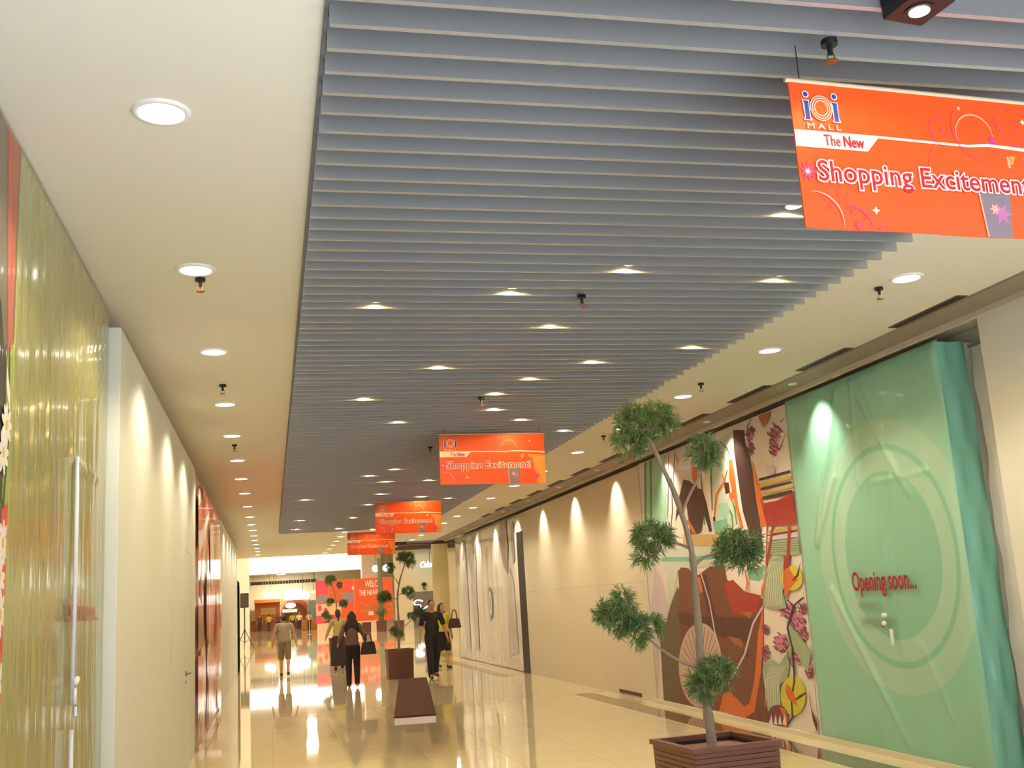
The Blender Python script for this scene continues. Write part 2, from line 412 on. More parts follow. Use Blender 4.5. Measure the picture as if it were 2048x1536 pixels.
# ------------------------------------------------------------------ hanging banners
OR_ = mat('banner_orange', lin((238, 84, 22)), rough=.42, vary=.03)
def banner(loc, rz, label, wd=1.2, ht=.56, tilt=0.0, glow=0):
    t = thing('hanging_banner', label, 'banner', loc, rz, 'orange banners hung under the baffles')
    t.rotation_euler = (0, tilt, rz)
    M = Matrix(((1, 0, 0, 0), (0, 0, -1, -.004), (0, 1, 0, 0), (0, 0, 0, 1)))   # (u, v, out) -> local, out toward the camera
    bm = bmesh.new(); nx = 24
    g = [[[bm.verts.new((wd * i / nx, s * .003 + .004 * math.sin(i * .55) * (j), -ht * j)) for j in (0, 1)] for i in range(nx + 1)] for s in (-1, 1)]
    for i in range(nx):
        bm.faces.new((g[0][i][0], g[0][i + 1][0], g[0][i + 1][1], g[0][i][1])); bm.faces.new((g[1][i][0], g[1][i][1], g[1][i + 1][1], g[1][i + 1][0]))
        for j in (0, 1): bm.faces.new((g[0][i][j], g[1][i][j], g[1][i + 1][j], g[0][i + 1][j]))
    for i in (0, nx): bm.faces.new((g[0][i][0], g[0][i][1], g[1][i][1], g[1][i][0]))
    cloth = obj('banner_sheet', bm, OR_, t)
    bm = bmesh.new(); cyl(bm, (-.012, 0, .006), .009, wd + .024, seg=12, axis='X'); obj('top_rod', bm, mat('rod', lin((205, 180, 150)), rough=.4), t)
    for q in (.05, wd - .05):
        bm = bmesh.new(); cyl(bm, (q, 0, .014), .002, (3.53 if loc[1] < 26.6 else 3.6) - loc[2] - .014, seg=6); obj('hanging_wire', bm, BLACK, t)
    # printed graphics, upper-left origin, v downward as a share of the height
    V = lambda v: -v * ht
    wh = flat((246, 226, 214)); pk = flat((232, 70, 110)); mg = flat((214, 60, 140)); yo = flat((244, 152, 66)); gr = flat((136, 116, 124)); pl = flat((250, 170, 140)); rd = flat((200, 24, 40)); cr = flat((250, 225, 190)); bl = flat((44, 70, 150)); mv = flat((190, 110, 160))
    mats = [wh, pk, mg, yo, gr, pl, rd, cr, bl, mv]
    Ls = []
    Ls.append((3, [(.94, V(.40)), (wd, V(.43)), (wd, V(1)), (.90, V(1)), (.92, V(.7))]))
    Ls.append((4, [(.77, V(.68)), (.935, V(.68)), (.95, V(1)), (.785, V(1))]))
    Ls.append((5, [(.925, V(.41)), (.935, V(.41)), (.955, V(1)), (.945, V(1))])); Ls.append((5, [(.765, V(.66)), (.772, V(.66)), (.787, V(1)), (.78, V(1))]))
    Ls.append((0, [(0, V(.335)), (.36, V(.335)), (.30, V(.452)), (0, V(.452))]))
    Ls.append((0, [(.34, V(.335)), (.75, V(.345)), (.85, V(.325)), (1.0, V(.335)), (wd, V(.355)), (wd, V(.38)), (1.0, V(.36)), (.85, V(.347)), (.75, V(.362)), (.34, V(.352))]))
    def arc(cx, cv, r, a0, a1, wdt, mi): Ls.append((mi, stroke([(cx + r * math.cos(a), V(cv) + r * math.sin(a)) for a in [a0 + (a1 - a0) * k / 16 for k in range(17)]], wdt, True)))
    arc(.79, .27, .085, -.2, PI + .3, .007, 5); arc(.82, .22, .13, PI * .8, PI * 1.5, .004, 2); arc(.98, .15, .09, PI * .9, PI * 1.9, .004, 1)
    arc(.05, .95, .11, -.2, PI * .55, .007, 5); arc(.66, .25, .07, PI * .6, PI * 1.5, .004, 1); arc(.72, .55, .16, PI * .7, PI * 1.1, .003, 1); arc(1.1, .62, .12, PI * .7, PI * 1.6, .004, 1)
    arc(.19, 1.0, .09, 0, PI * .6, .006, 2); arc(1.06, .9, .08, -.5, PI * 1.1, .006, 2)
    rnd = random.Random(11)
    def flower(cx, cv, r, mi, n=8):
        pts = []
        for k in range(2 * n):
            a = PI * k / n; rr = r if k % 2 == 0 else r * .45; pts.append((max(.002, min(wd - .002, cx + rr * math.cos(a))), V(cv) + rr * math.sin(a)))
        Ls.append((mi, pts))
    flower(.035, .62, .042, 1, 9); flower(.035, .62, .014, 7, 6); flower(.30, .86, .017, 7, 4); flower(.735, .08, .012, 5, 5); flower(1.03, .14, .014, 7, 4); flower(.87, .30, .022, 2, 6)
    flower(.36, .92, .014, 2); flower(.22, .97, .02, 1); flower(.86, .83, .05, 9, 6); flower(.83, .80, .025, 5, 6); flower(1.09, .85, .05, 1, 7); flower(1.05, .62, .03, 1, 7)
    for k in range(46):
        cu_, cv_ = rnd.choice([(.14, .78), (.2, .86), (.66, .2), (.95, .2), (1.02, .27), (.8, .62), (.62, .27), (.3, .97), (.93, .1)])
        flower(cu_ + rnd.uniform(-.05, .05), min(.98, cv_ + rnd.uniform(-.07, .07)), rnd.uniform(.004, .009), rnd.choice([1, 2, 2]), 4)
    # logo: two pillars with dots around a ring of circles
    for q in (.062, .182):
        Ls.append((0, [(q - .017, V(.268)), (q + .017, V(.268)), (q + .017, V(.255)), (q + .012, V(.245)), (q + .012, V(.125)), (q - .017, V(.125)), (q - .017, V(.11)), (q - .012, V(.245)), (q - .017, V(.255))]))
        Ls.append((8, [(q - .013, V(.262)), (q + .013, V(.262)), (q + .009, V(.248)), (q + .009, V(.13)), (q - .013, V(.13)), (q - .009, V(.15)), (q - .009, V(.248))]))
        Ls.append((0, ellipse(q, V(.085), .014, .014, 14))); Ls.append((8, ellipse(q, V(.085), .010, .010, 14)))
    for k, (r_, mi) in enumerate(((.050, 0), (.047, 'o'), (.041, 0), (.038, 'o'), (.031, 0), (.028, 'o'))):
        Ls.append((10 if mi == 'o' else mi, ellipse(.122, V(.175), r_ * .92, r_, 28)))
    poly_mesh('printed_graphics', Ls, M, mats + [flat((240, 92, 30))], t)
    d = .0006 + .00004 * len(Ls) + .0004
    fit_text('MALL', .055, .195, V(.322), .030, M, 'lettering_mall', wh, t, d=d, spacing=1.5)
    fit_text('The', .118, .185, V(.435), .062, M, 'lettering_the', rd, t, d=d)
    fit_text('New', .20, .285, V(.435), .062, M, 'lettering_new', rd, t, offset=.0009, d=d)
    fit_text('Shopping Excitement!', .075, 1.03, V(.68), .112, M, 'lettering_outline', wh, t, offset=.0062, d=d)
    fit_text('Shopping Excitement!', .075, 1.03, V(.68), .112, M, 'lettering_shopping_excitement', rd, t, offset=.0008, d=d + .0012)
    return t
banner((1.85, 3.16, 3.381), R(4), 'large orange mall banner hanging at the upper right, nearest the camera')
banner((1.85, 11.4, 3.449), R(-1), 'orange mall banner hanging second from the camera, left of the tree top', tilt=R(1.0))
banner((1.86, 19.0, 3.466), 0, 'orange mall banner hanging third from the camera', tilt=R(1.0))
banner((1.90, 26.85, 3.50), 0, 'farthest orange mall banner, partly behind the third one', tilt=R(1.0))
MARK1 = True

# ------------------------------------------------------------------ film materials
def film(name, col, rough=.28, coat=.35, sc=(.5, 7, .9), st=.5, dist=.02, extra=None):
    return mat(name, lin(col), rough=rough, coat=coat, bump=(sc, st, dist))
MR = Matrix(((0, 0, -1, 0), (1, 0, 0, 0), (0, 1, 0, 0), (0, 0, 0, 1)))      # (y, z, out) on a plane facing -X
ML = Matrix(((0, 0, 1, 0), (1, 0, 0, 0), (0, 1, 0, 0), (0, 0, 0, 1)))       # facing +X
def wallM(M, x): return Matrix.Translation((x, 0, 0)) @ M
def px_uv(x, pts, f=None):
    out = []
    for p in pts:
        if f: p = f(*p)
        h = hit(p[0], p[1], 0, x); out.append((h.y, h.z))
    return out

# ------------------------------------------------------------------ left side
HW = 3.48
# daisy poster hoarding
t = thing('daisy_poster_hoarding', 'dark brown poster with white daisies and green leaves at the far left edge', 'hoarding', (-1.0, 0, 0))
box('backing_board', -.145, 0, -1.1, 4.43, 0, 3.572, mat('poster_brown', lin((96, 84, 74)), rough=.35, coat=.3, vary=.12, bump=((.5, 3, .8), .4, .02)), t)
Ls = []
red, redo, lf, lf2, dw, ye, dk = [flat(c, coat=.3) for c in ((172, 84, 66), (206, 62, 44), (140, 156, 62), (38, 52, 40), (224, 212, 196), (206, 168, 40), (34, 32, 30))]
def yz(pts): return px_uv(-1.0, pts)
Ls.append((0, [(4.20, 3.57), (4.40, 3.57), (4.40, 2.66), (4.34, 2.66)]))
Ls.append((6, [(3.6, 2.9), (4.2, 2.85), (4.33, 2.55), (4.35, 2.2), (4.3, 2.0), (3.6, 2.1)]))
Ls.append((2, [(4.30, 2.62), (4.43, 2.75), (4.43, 2.05), (4.33, 2.1), (4.35, 2.4)]))
for k in range(9):
    y0 = 3.9 + k * .055; Ls.append((3, stroke([(y0, 1.95), (y0 + .05, 2.35), (y0 + .02, 2.7)], .04, True)))
Ls.append((4, [(4.33, 2.62), (4.40, 2.52), (4.40, 2.44), (4.33, 2.54)]))
Ls.append((1, [(4.33, 2.05), (4.43, 2.09), (4.43, 0), (4.30, 0), (4.34, .9), (4.36, 1.6)]))
Ls.append((5, [(4.37, .9), (4.42, 1.3), (4.42, .1), (4.39, .1)]))
rnd = random.Random(3)
for cy, cz in ((4.37, 1.93), (4.34, 1.80), (4.37, 1.66), (4.31, 1.5), (4.37, 1.42), (4.30, 1.27), (4.36, 1.12), (4.25, 1.0), (4.3, .8), (4.15, 1.7), (4.1, 1.3), (4.36, .62), (4.22, .5), (3.9, 1.5), (3.8, 1.1), (4.3, 2.27), (4.33, 2.38)):
    for k in range(9):
        a = 2 * PI * k / 9 + rnd.random() * .3
        c_ = (cy + .042 * math.cos(a), cz + .05 * math.sin(a)); 
        pts = []
        for q in range(10):
            b = 2 * PI * q / 10; u_, v_ = .042 * math.cos(b), .018 * math.sin(b)
            pts.append((min(4.425, c_[0] + u_ * math.cos(a) - v_ * math.sin(a)), c_[1] + u_ * math.sin(a) + v_ * math.cos(a)))
        Ls.append((4, pts))
    Ls.append((5, ellipse(cy, cz, .018, .022, 12)))
poly_mesh('daisy_print', Ls, wallM(ML, 0), [red, redo, lf, lf2, dw, ye, dk], t)
# olive film hoarding
def drape(name, x, sgn, y0, y1, z0, z1, m, parent, fn, ny=110, nz=110, thick=.02):
    """film stretched on a frame: a folded sheet with thickness; sgn = +1 faces +X, -1 faces -X"""
    bm = bmesh.new(); g = []
    for i in range(ny + 1):
        row = []
        for j in range(nz + 1):
            yy = y0 + (y1 - y0) * i / ny; zz = z0 + (z1 - z0) * j / nz
            e = min(i, ny - i, j, nz - j); k = min(1, e / 3)
            row.append(bm.verts.new((x + sgn * fn(yy, zz) * k, yy, zz)))
        g.append(row)
    for i in range(ny):
        for j in range(nz):
            bm.faces.new((g[i][j], g[i + 1][j], g[i + 1][j + 1], g[i][j + 1]))
    b = {}
    border = [(i, 0) for i in range(ny)] + [(ny, j) for j in range(nz)] + [(i, nz) for i in range(ny, 0, -1)] + [(0, j) for j in range(nz, 0, -1)]
    ring = [bm.verts.new((x - sgn * thick, g[i][j].co.y, g[i][j].co.z)) for i, j in border]
    n = len(border)
    for k in range(n):
        a, c = g[border[k][0]][border[k][1]], g[border[(k + 1) % n][0]][border[(k + 1) % n][1]]
        bm.faces.new((a, ring[k], ring[(k + 1) % n], c))
    bm.faces.new(ring)
    return obj(name, bm, m, parent, smooth=True)
def seg_ridge(y, z, a, b, wd, hgt):
    ax, az = a; bx_, bz = b; dx, dz = bx_ - ax, bz - az
    t_ = ((y - ax) * dx + (z - az) * dz) / (dx * dx + dz * dz); t_ = max(0, min(1, t_))
    d = math.hypot(y - ax - t_ * dx, z - az - t_ * dz)
    return hgt * math.exp(-(d / wd) ** 2)
t = thing('olive_film_hoarding', 'glossy olive green plastic film hoarding with a white zip slit on the left', 'hoarding', (0, 0, 0))
def f_olive(y, z):
    v = .006 * noise.noise(Vector((y * 9, z * .7, 3.1))) + .010 * noise.noise(Vector((y * 3, z * .5, 9.4)))
    v += .006 * abs(noise.noise(Vector((y * 14 + z * 2, z * .8, 1.7)))) * (1 if z < 2.4 else .5)
    v += seg_ridge(y, z, (5.72, 2.45), (6.72, 2.45), .02, .012)
    for k in range(5): v += seg_ridge(y, z, (5.9, 3.2 - .1 * k), (6.9, 3.5 - .12 * k), .03, .008)
    return v
OL = film('olive_film', (150, 146, 84), rough=.22, coat=.55, sc=(.5, 9, .6), st=.38, dist=.02)
box('backing_board', -1.145, -1.03, 4.435, 6.92, 0, 3.58, WHITE, t)
drape('plastic_film', -1.0, 1, 4.435, 6.93, .002, 3.585, OL, t, f_olive)
LG = film('olive_pale', (170, 176, 96), rough=.25, coat=.5, sc=(.5, 11, .7), st=.5)
bm = bmesh.new()
for k, (a, b) in enumerate((((5.745, 2.46), (5.765, 1.22)), ((5.765, 1.10), (5.775, .002)))):
    tube(bm, [(-.972, a[0], a[1]), (-.970, (a[0] + b[0]) / 2 + .01, (a[1] + b[1]) / 2), (-.972, b[0], b[1])], .012, 8)
zp = obj('zip_strip', bm, mat('zip_white', lin((214, 214, 216)), rough=.3), t, smooth=True); zp['label'] = 'white zip strip'
bm = bmesh.new(); ell(bm, (-.955, 5.765, 1.33), (.016, .022, .02), 12); ell(bm, (-.955, 5.80, 1.34), (.014, .02, .016), 12); bx(bm, -.965, -.95, 5.75, 5.772, 1.22, 1.30)
obj('zip_knot', bm, TRIMW, t, smooth=True)
bm = bmesh.new(); bx(bm, -.962, -.945, 5.752, 5.775, 1.16, 1.215, bev=.004); obj('zip_pull', bm, CHROME, t)
fit_text('Opening soon...', 5.60, 6.55, 1.63, .16, Matrix.Translation((-.975, 0, 0)) @ ML, 'lettering_opening_soon', mat('faded_red', lin((158, 84, 66)), rough=.4, coat=.4), t, offset=.003)
# white hoarding along the left
t = thing('white_hoarding', 'long plain white hoarding box along the left wall before the red poster', 'hoarding', (0, 0, 0))
box('panel', -1.149, -.925, 6.935, 13.9, 0, HW, WHITE, t, bev=.004)
SEAM = mat('seam', lin((176, 168, 150)), rough=.6)
bm = bmesh.new(); bx(bm, -.9251, -.9242, 10.6, 10.606, 0, HW - .01); bx(bm, -.9251, -.9242, 12.25, 12.256, 0, 2.35); bx(bm, -.9251, -.9242, 13.2, 13.206, 0, 2.35); bx(bm, -.9251, -.9242, 12.25, 13.206, 2.35, 2.356)
obj('panel_seam', bm, SEAM, t)
bm = bmesh.new(); cyl(bm, (-.925, 12.4, 1.02), .03, .012, seg=16, axis='X'); cyl(bm, (-.915, 12.4, 1.02), .009, .045, seg=10, axis='X'); tube(bm, [(-.872, 12.4, 1.02), (-.872, 12.5, 1.02)], .009, 8); cyl(bm, (-.925, 12.4, .93), .02, .008, seg=14, axis='X')
h_ = obj('door_handle', bm, STEEL, t); h_['label'] = 'small steel door handle'
# red poster
t = thing('red_film_hoarding', 'glossy red and pink poster film between white panels on the left wall', 'hoarding', (0, 0, 0))
RD = film('red_film', (210, 136, 112), rough=.2, coat=.7, sc=(.5, 4.5, .5), st=.6, dist=.03)
box('backing_board', -1.149, -.96, 13.905, 20.75, 0, 3.44, WHITE, t)
f_red = lambda y, z: .02 * noise.noise(Vector((y * 1.8, z * .5, 5.5))) + .012 * noise.noise(Vector((y * 5, z * .6, 2.2)))
drape('plastic_film', -.925, 1, 13.91, 20.75, .002, 3.44, RD, t, f_red, 90, 60)
pr = [flat(c, coat=.6) for c in ((232, 200, 176), (216, 104, 84), (150, 118, 96), (240, 226, 208), (150, 62, 52), (228, 150, 136))]
rnd = random.Random(5); Ls = []
for k in range(34):
    y0 = rnd.uniform(14.0, 20.3); z0 = rnd.uniform(.1, 3.1); mi = rnd.choice([0, 1, 1, 3, 5, 2]) if z0 > .7 else rnd.choice([0, 0, 5])
    Ls.append((mi, [(max(13.95, min(20.7, p[0])), max(.02, min(3.4, p[1]))) for p in ellipse(y0, z0, rnd.uniform(.12, .5), rnd.uniform(.2, .8), 18)]))
Ls.append((2, [(13.95, 1.2), (15.2, 1.25), (15.0, 1.7), (13.95, 1.9)])); Ls.append((1, [(13.95, .5), (14.8, .6), (15.0, 1.1), (13.95, 1.15)])); Ls.append((4, [(13.95, .05), (14.5, .05), (14.4, .45), (13.95, .4)]))
Ls.append((1, [(13.95, 3.0), (15.5, 3.35), (17.5, 3.4), (19.5, 3.3), (17.0, 3.1), (15.0, 2.8), (13.95, 2.7)]))
Ls.append((3, [(14.0, 2.6), (15.2, 2.9), (16.5, 3.2), (15.5, 2.75), (14.2, 2.4)]))
poly_mesh('poster_print', Ls, wallM(ML, -.892), pr, t)
t = thing('white_hoarding', 'farther plain white hoarding beyond the red poster on the left wall', 'hoarding', (0, 0, 0))
box('panel', -1.149, -.925, 20.76, 31.0, 0, 3.44, WHITE, t, bev=.004)
bm = bmesh.new()
for yy in (24.0, 27.2, 30.4): bx(bm, -.9251, -.9242, yy, yy + .008, 0, 3.43)
obj('panel_seam', bm, SEAM, t)
t = thing('dark_door_frame', 'narrow dark green door frame standing at the far end of the left wall', 'door frame', (-1.02, 32.4, 0))
bm = bmesh.new(); bx(bm, -.12, .08, -1.38, 1.3, 0, 2.62); obj('frame', bm, mat('dark_green_metal', lin((34, 48, 40)), rough=.95, spec=0.0), t)
bm = bmesh.new(); bx(bm, .0805, .088, -1.25, 1.2, .05, 2.5); obj('door_leaf', bm, mat('dark_green_glass', lin((20, 28, 24)), rough=.95, spec=0.0), t)

# ------------------------------------------------------------------ right side
XP = 5.5
# nearest white hoarding
t = thing('white_hoarding', 'plain white hoarding at the far right edge, nearest the camera', 'hoarding', (0, 0, 0))
box('panel', 5.55, 5.899, -1.1, 7.06, 0, 3.63, WHITE, t, bev=.003)
# white plastic sheet in the gap
t = thing('plastic_sheet', 'milky white plastic sheet hanging in the gap beside the green hoarding', 'plastic sheet', (0, 0, 0))
bm = bmesh.new(); n = 14; A = []
for s_ in (0, 1):
    A.append([[bm.verts.new((5.80 + .006 * math.sin(j * 1.3) - .05 * (j / 40) + k * 0.008, 7.50 - .38 * s_ + .02 * math.sin(j * .5 + s_), 3.45 * (1 - j / 40) + .01)) for j in range(41)] for k in (0, 1)])
for j in range(40):
    for k in (0, 1): bm.faces.new((A[0][k][j], A[1][k][j], A[1][k][j + 1], A[0][k][j + 1]))
obj('sheet', bm, film('milky_film', (214, 208, 214), rough=.3, coat=.3), t, smooth=True)
tube_bm = bmesh.new(); tube(tube_bm, [(5.79, 7.1, 3.47), (5.79, 7.52, 3.47)], .012, 8); obj('top_rail', tube_bm, GREYM, t)

# green film hoarding with rings
def teal_mat():
    m = film('green_film', (118, 186, 152), rough=.26, coat=.4, sc=(.5, 5, 1.2), st=.35, dist=.02)
    nt = m.node_tree; b = nt.nodes['Principled BSDF']
    tc = nt.nodes.new('ShaderNodeTexCoord'); vm = nt.nodes.new('ShaderNodeVectorMath'); vm.operation = 'MULTIPLY_ADD'
    nt.links.new(tc.outputs['Object'], vm.inputs[0]); vm.inputs[1].default_value = (0, 1, 1); vm.inputs[2].default_value = (0, -8.62, -1.80)
    ln = nt.nodes.new('ShaderNodeVectorMath'); ln.operation = 'LENGTH'; nt.links.new(vm.outputs[0], ln.inputs[0])
    dv = nt.nodes.new('ShaderNodeMath'); dv.operation = 'DIVIDE'; dv.inputs[1].default_value = 2.0; nt.links.new(ln.outputs['Value'], dv.inputs[0])
    rp = nt.nodes.new('ShaderNodeValToRGB'); nt.links.new(dv.outputs[0], rp.inputs[0])
    base = lin((138, 194, 172)); pale = lin((156, 198, 176)); mid = lin((128, 184, 162))
    els = [(0, mid), (.375, mid), (.382, pale), (.472, pale), (.478, mid), (.500, mid), (.506, pale), (.615, pale), (.622, base), (1, base)]
    cr = rp.color_ramp
    cr.elements[0].position = 0; cr.elements[0].color = (*mid, 1); cr.elements[1].position = 1; cr.elements[1].color = (*base, 1)
    for p, c in els[1:-1]:
        e = cr.elements.new(p); e.color = (*c, 1)
    nt.links.new(rp.outputs[0], b.inputs['Base Color'])
    return m
TEAL = teal_mat()
TEAL2 = film('green_film_side', (124, 190, 170), rough=.26, coat=.4, sc=(5, .5, 1.2), st=.3)
t = thing('green_film_hoarding', 'large mint green film hoarding with pale rings and red opening soon text', 'hoarding', (0, 0, 0))
box('frame_box', 5.53, 5.899, 7.57, 10.25, 0, 3.52, WHITE, t)
rid = [((7.9, 2.47), (8.78, 2.47), .018, .014), ((8.78, 2.45), (8.72, .3), .014, .010), ((8.9, 3.45), (8.2, 2.3), .03, .016), ((8.9, 3.45), (9.0, 2.5), .03, .014), ((8.7, 3.4), (8.45, 2.7), .02, .012),
       ((9.2, 3.4), (9.9, 2.0), .05, .018), ((9.9, 1.95), (9.4, 2.6), .03, .014), ((9.7, 1.5), (8.7, .15), .04, .016), ((8.6, 1.9), (8.6, .9), .02, .010), ((8.3, 1.0), (8.0, .4), .03, .012), ((8.45, 2.4), (8.5, 1.9), .012, .008), ((8.6, 2.4), (8.62, 1.9), .012, .008)]
def f_teal(y, z):
    v = .012 * noise.noise(Vector((y * 2.2, z * .9, 4.2))) + .005 * noise.noise(Vector((y * 8, z * 2, 7.7)))
    for a, b, wd, hg in rid: v += seg_ridge(y, z, a, b, wd, hg)
    return v + .012
drape('plastic_film', XP, -1, 7.55, 10.27, .03, 3.54, TEAL, t, f_teal, 130, 150)
bm = bmesh.new()
g = [[bm.verts.new((5.5 + .27 * i / 20 + .0, 7.548 - .012 * math.sin(i * .5) * math.sin(j * .35) - .004, .03 + (3.52 - .03) * j / 60)) for j in range(61)] for i in range(21)]
g2 = [[bm.verts.new((5.5 + .27 * i / 20, 7.562, .03 + (3.52 - .03) * j / 60)) for j in range(61)] for i in range(21)]
for i in range(20):
    for j in range(60):
        bm.faces.new((g[i][j], g[i + 1][j], g[i + 1][j + 1], g[i][j + 1])); bm.faces.new((g2[i][j], g2[i][j + 1], g2[i + 1][j + 1], g2[i + 1][j]))
obj('side_film', bm, TEAL2, t, smooth=True)
box('plinth', 5.47, 5.5, 7.6, 10.3, 0, .05, mat('pale_plinth', lin((214, 206, 180)), rough=.4), t)
RED = mat('letter_red', lin((150, 28, 34)), rough=.4, coat=.3)
# text runs away from +y to -y when seen from the corridor
MT = Matrix(((0, 0, -1, 0), (-1, 0, 0, 0), (0, 1, 0, 0), (0, 0, 0, 1)))
fit_text('Opening soon...', -9.25, -8.22, 1.49, .25, Matrix.Translation((5.452, 0, 0)) @ MT, 'lettering_opening_soon', RED, t, offset=.006)
FNT = mat('letter_faint', lin((128, 150, 124)), rough=.4)
fit_text('in store', -9.2, -8.86, 1.33, .10, Matrix.Translation((5.458, 0, 0)) @ MT, 'lettering_small', FNT, t, offset=.002)
fit_text('please visit', -9.18, -8.66, 1.18, .10, Matrix.Translation((5.458, 0, 0)) @ MT, 'lettering_small', FNT, t, offset=.002)
bm = bmesh.new(); ell(bm, (5.43, 8.74, 1.26), (.025, .03, .024), 12); ell(bm, (5.43, 8.76, 1.19), (.022, .024, .024), 12); bx(bm, 5.43, 5.45, 8.66, 8.69, 1.0, 1.14, bev=.004)
k_ = obj('door_knob', bm, TRIMW, t, smooth=True); k_['label'] = 'white door knob poking through the slit'
bm = bmesh.new(); ell(bm, (5.425, 8.775, 1.165), (.016, .016, .014), 10); obj('lock', bm, BRASS, t, smooth=True)
t = thing('plastic_offcut', 'grey film edge bunched on the bulkhead above the green hoarding', 'plastic sheet', (0, 0, 0))
bm = bmesh.new()
for a, b in (((5.41, 8.5, 3.60), (5.43, 9.1, 3.55)), ((5.41, 9.7, 3.6), (5.43, 10.2, 3.56)), ((5.41, 11.0, 3.6), (5.43, 11.9, 3.55))):
    tube(bm, smooth_path([a, ((a[0] + b[0]) / 2 - .006, (a[1] + b[1]) / 2, (a[2] + b[2]) / 2 - .012), b], 4), .012, 6)
obj('film_edge', bm, mat('grey_film', lin((110, 104, 98)), rough=.4), t, smooth=True)

# illustrated poster hoarding
t = thing('illustrated_hoarding', 'tall illustrated poster film with a brown robed figure, blossoms and yellow moons', 'hoarding', (0, 0, 0))
box('backing_board', 5.56, 5.899, 10.3, 15.1, 0, 3.5, WHITE, t)
PW = film('poster_white', (226, 214, 206), rough=.3, coat=.35, sc=(.5, 3, .8), st=.3)
box('poster_film', 5.515, 5.555, 10.285, 15.1, .02, 3.52, PW, t)
K = 2.476
def P(pts): return [(max(10.3, min(15.09, a)), max(.03, min(3.5, b))) for a, b in px_uv(5.513, [(1280 + a / K, 860 + b / K) for a, b in pts])]
inks = {'white': (228, 216, 208), 'mint': (150, 200, 170), 'green': (74, 130, 80), 'brown': (58, 30, 26), 'orange': (206, 104, 48), 'teal': (120, 176, 150), 'sand': (196, 164, 104), 'pale': (196, 204, 188),
        'rust': (112, 58, 36), 'olive': (96, 80, 54), 'red': (158, 40, 28), 'deep': (80, 32, 26), 'fan': (196, 168, 152), 'fanl': (140, 104, 96), 'yellow': (206, 196, 60), 'pink': (196, 120, 156), 'plum': (110, 50, 66),
        'swirl': (150, 168, 138), 'stripe': (60, 34, 40), 'gold': (190, 160, 80), 'lilac': (206, 190, 200), 'tan': (160, 96, 58)}
inkn = list(inks); IM = [flat(c, coat=.3) for c in inks.values()]
A_ = []
def ink(n, pts): A_.append((inkn.index(n), P(pts)))
def inkl(n, pts, wd, tp=True): A_.append((inkn.index(n), P(stroke(pts, wd, tp))))
ink('mint', [(22, 160), (60, 130), (130, 100), (128, 470), (110, 560), (30, 480)])
for xx in (24, 52): ink('green', [(xx - 5, 140), (xx + 5, 135), (xx + 8, 460), (xx - 2, 460)])
ink('pale', [(350, 60), (460, 20), (470, 250), (500, 470), (370, 470)])
for pts in ([(380, 100), (400, 60), (430, 90), (450, 140)], [(385, 60), (378, 110), (395, 150)], [(440, 300), (470, 390), (480, 470)], [(460, 480), (455, 420), (430, 370)], [(300, 200), (310, 330), (320, 470)], [(355, 120), (352, 240), (358, 400)]): inkl('green', pts, 9)
for pts in ([(140, 90), (138, 400), (134, 440)], [(168, 60), (165, 260), (160, 300)], [(156, 230), (160, 400), (152, 520)]): inkl('deep', pts, 3, False)
ink('gold', [(176, 120), (190, 140), (192, 165), (178, 150)])
ink('orange', [(255, 180), (285, 185), (284, 230), (274, 268), (258, 240)])
ink('brown', [(215, 245), (245, 252), (262, 268), (280, 262), (285, 288), (310, 295), (332, 370), (358, 500), (345, 508), (318, 420), (305, 505), (290, 515), (250, 518), (232, 380), (225, 350), (208, 390), (188, 420), (176, 452), (184, 370)])
ink('orange', [(222, 440), (245, 450), (268, 488), (278, 515), (260, 512), (245, 475), (218, 455)])
ink('orange', [(440, 150), (456, 142), (466, 200), (485, 370), (512, 485), (496, 482), (465, 350), (442, 240)])
inkl('orange', [(432, 200), (418, 255), (398, 290), (380, 320), (372, 400), (368, 440)], 14)
inkl('orange', [(405, 215), (420, 250), (418, 290)], 8)
ink('brown', [(418, 262), (440, 258), (446, 310), (424, 318)]); ink('brown', [(362, 430), (374, 428), (374, 455), (362, 450)])
ink('orange', [(440, 320), (462, 300), (466, 340), (445, 345)])
ink('mint', [(388, 365), (432, 358), (446, 400), (430, 450), (400, 430)])
ink('teal', [(360, 455), (432, 438), (436, 500), (402, 548), (374, 520)])
ink('sand', [(214, 520), (372, 516), (470, 520), (470, 560), (330, 572), (214, 578)])
ink('pale', [(110, 590), (260, 580), (450, 575), (520, 640), (400, 660), (260, 690), (150, 720), (120, 700)])
inkl('teal', [(110, 640), (240, 640), (400, 625)], 22, False)
ink('lilac', [(75, 680), (110, 740), (140, 880), (120, 960), (95, 1000), (90, 1340), (30, 1335), (20, 900)])
ink('pale', [(130, 660), (190, 690), (165, 830), (140, 880)])
ink('white', [(420, 660), (530, 640), (620, 700), (625, 820), (560, 800), (480, 790), (425, 740)])
ink('teal', [(528, 690), (615, 672), (610, 735), (590, 750), (545, 742)])
ink('rust', [(188, 700), (205, 680), (240, 684), (252, 700), (290, 718), (345, 676), (420, 672), (432, 740), (505, 805), (600, 830), (622, 850), (608, 1200), (640, 1452), (560, 1440), (400, 1392), (240, 1370), (150, 1360), (120, 1000), (165, 850), (195, 780)])
ink('olive', [(150, 875), (188, 770), (196, 900), (205, 1000), (190, 1350), (118, 1340), (98, 1000), (130, 950)])
ink('deep', [(190, 900), (330, 925), (560, 930), (545, 1050), (420, 1025), (200, 960)])
ink('red', [(414, 760), (460, 740), (520, 800), (600, 820), (582, 900), (520, 925), (460, 910), (440, 850)])
ink('deep', [(300, 720), (330, 715), (360, 860), (400, 1000), (380, 1010), (330, 880)])
ink('orange', [(285, 730), (298, 728), (312, 800), (300, 810)])
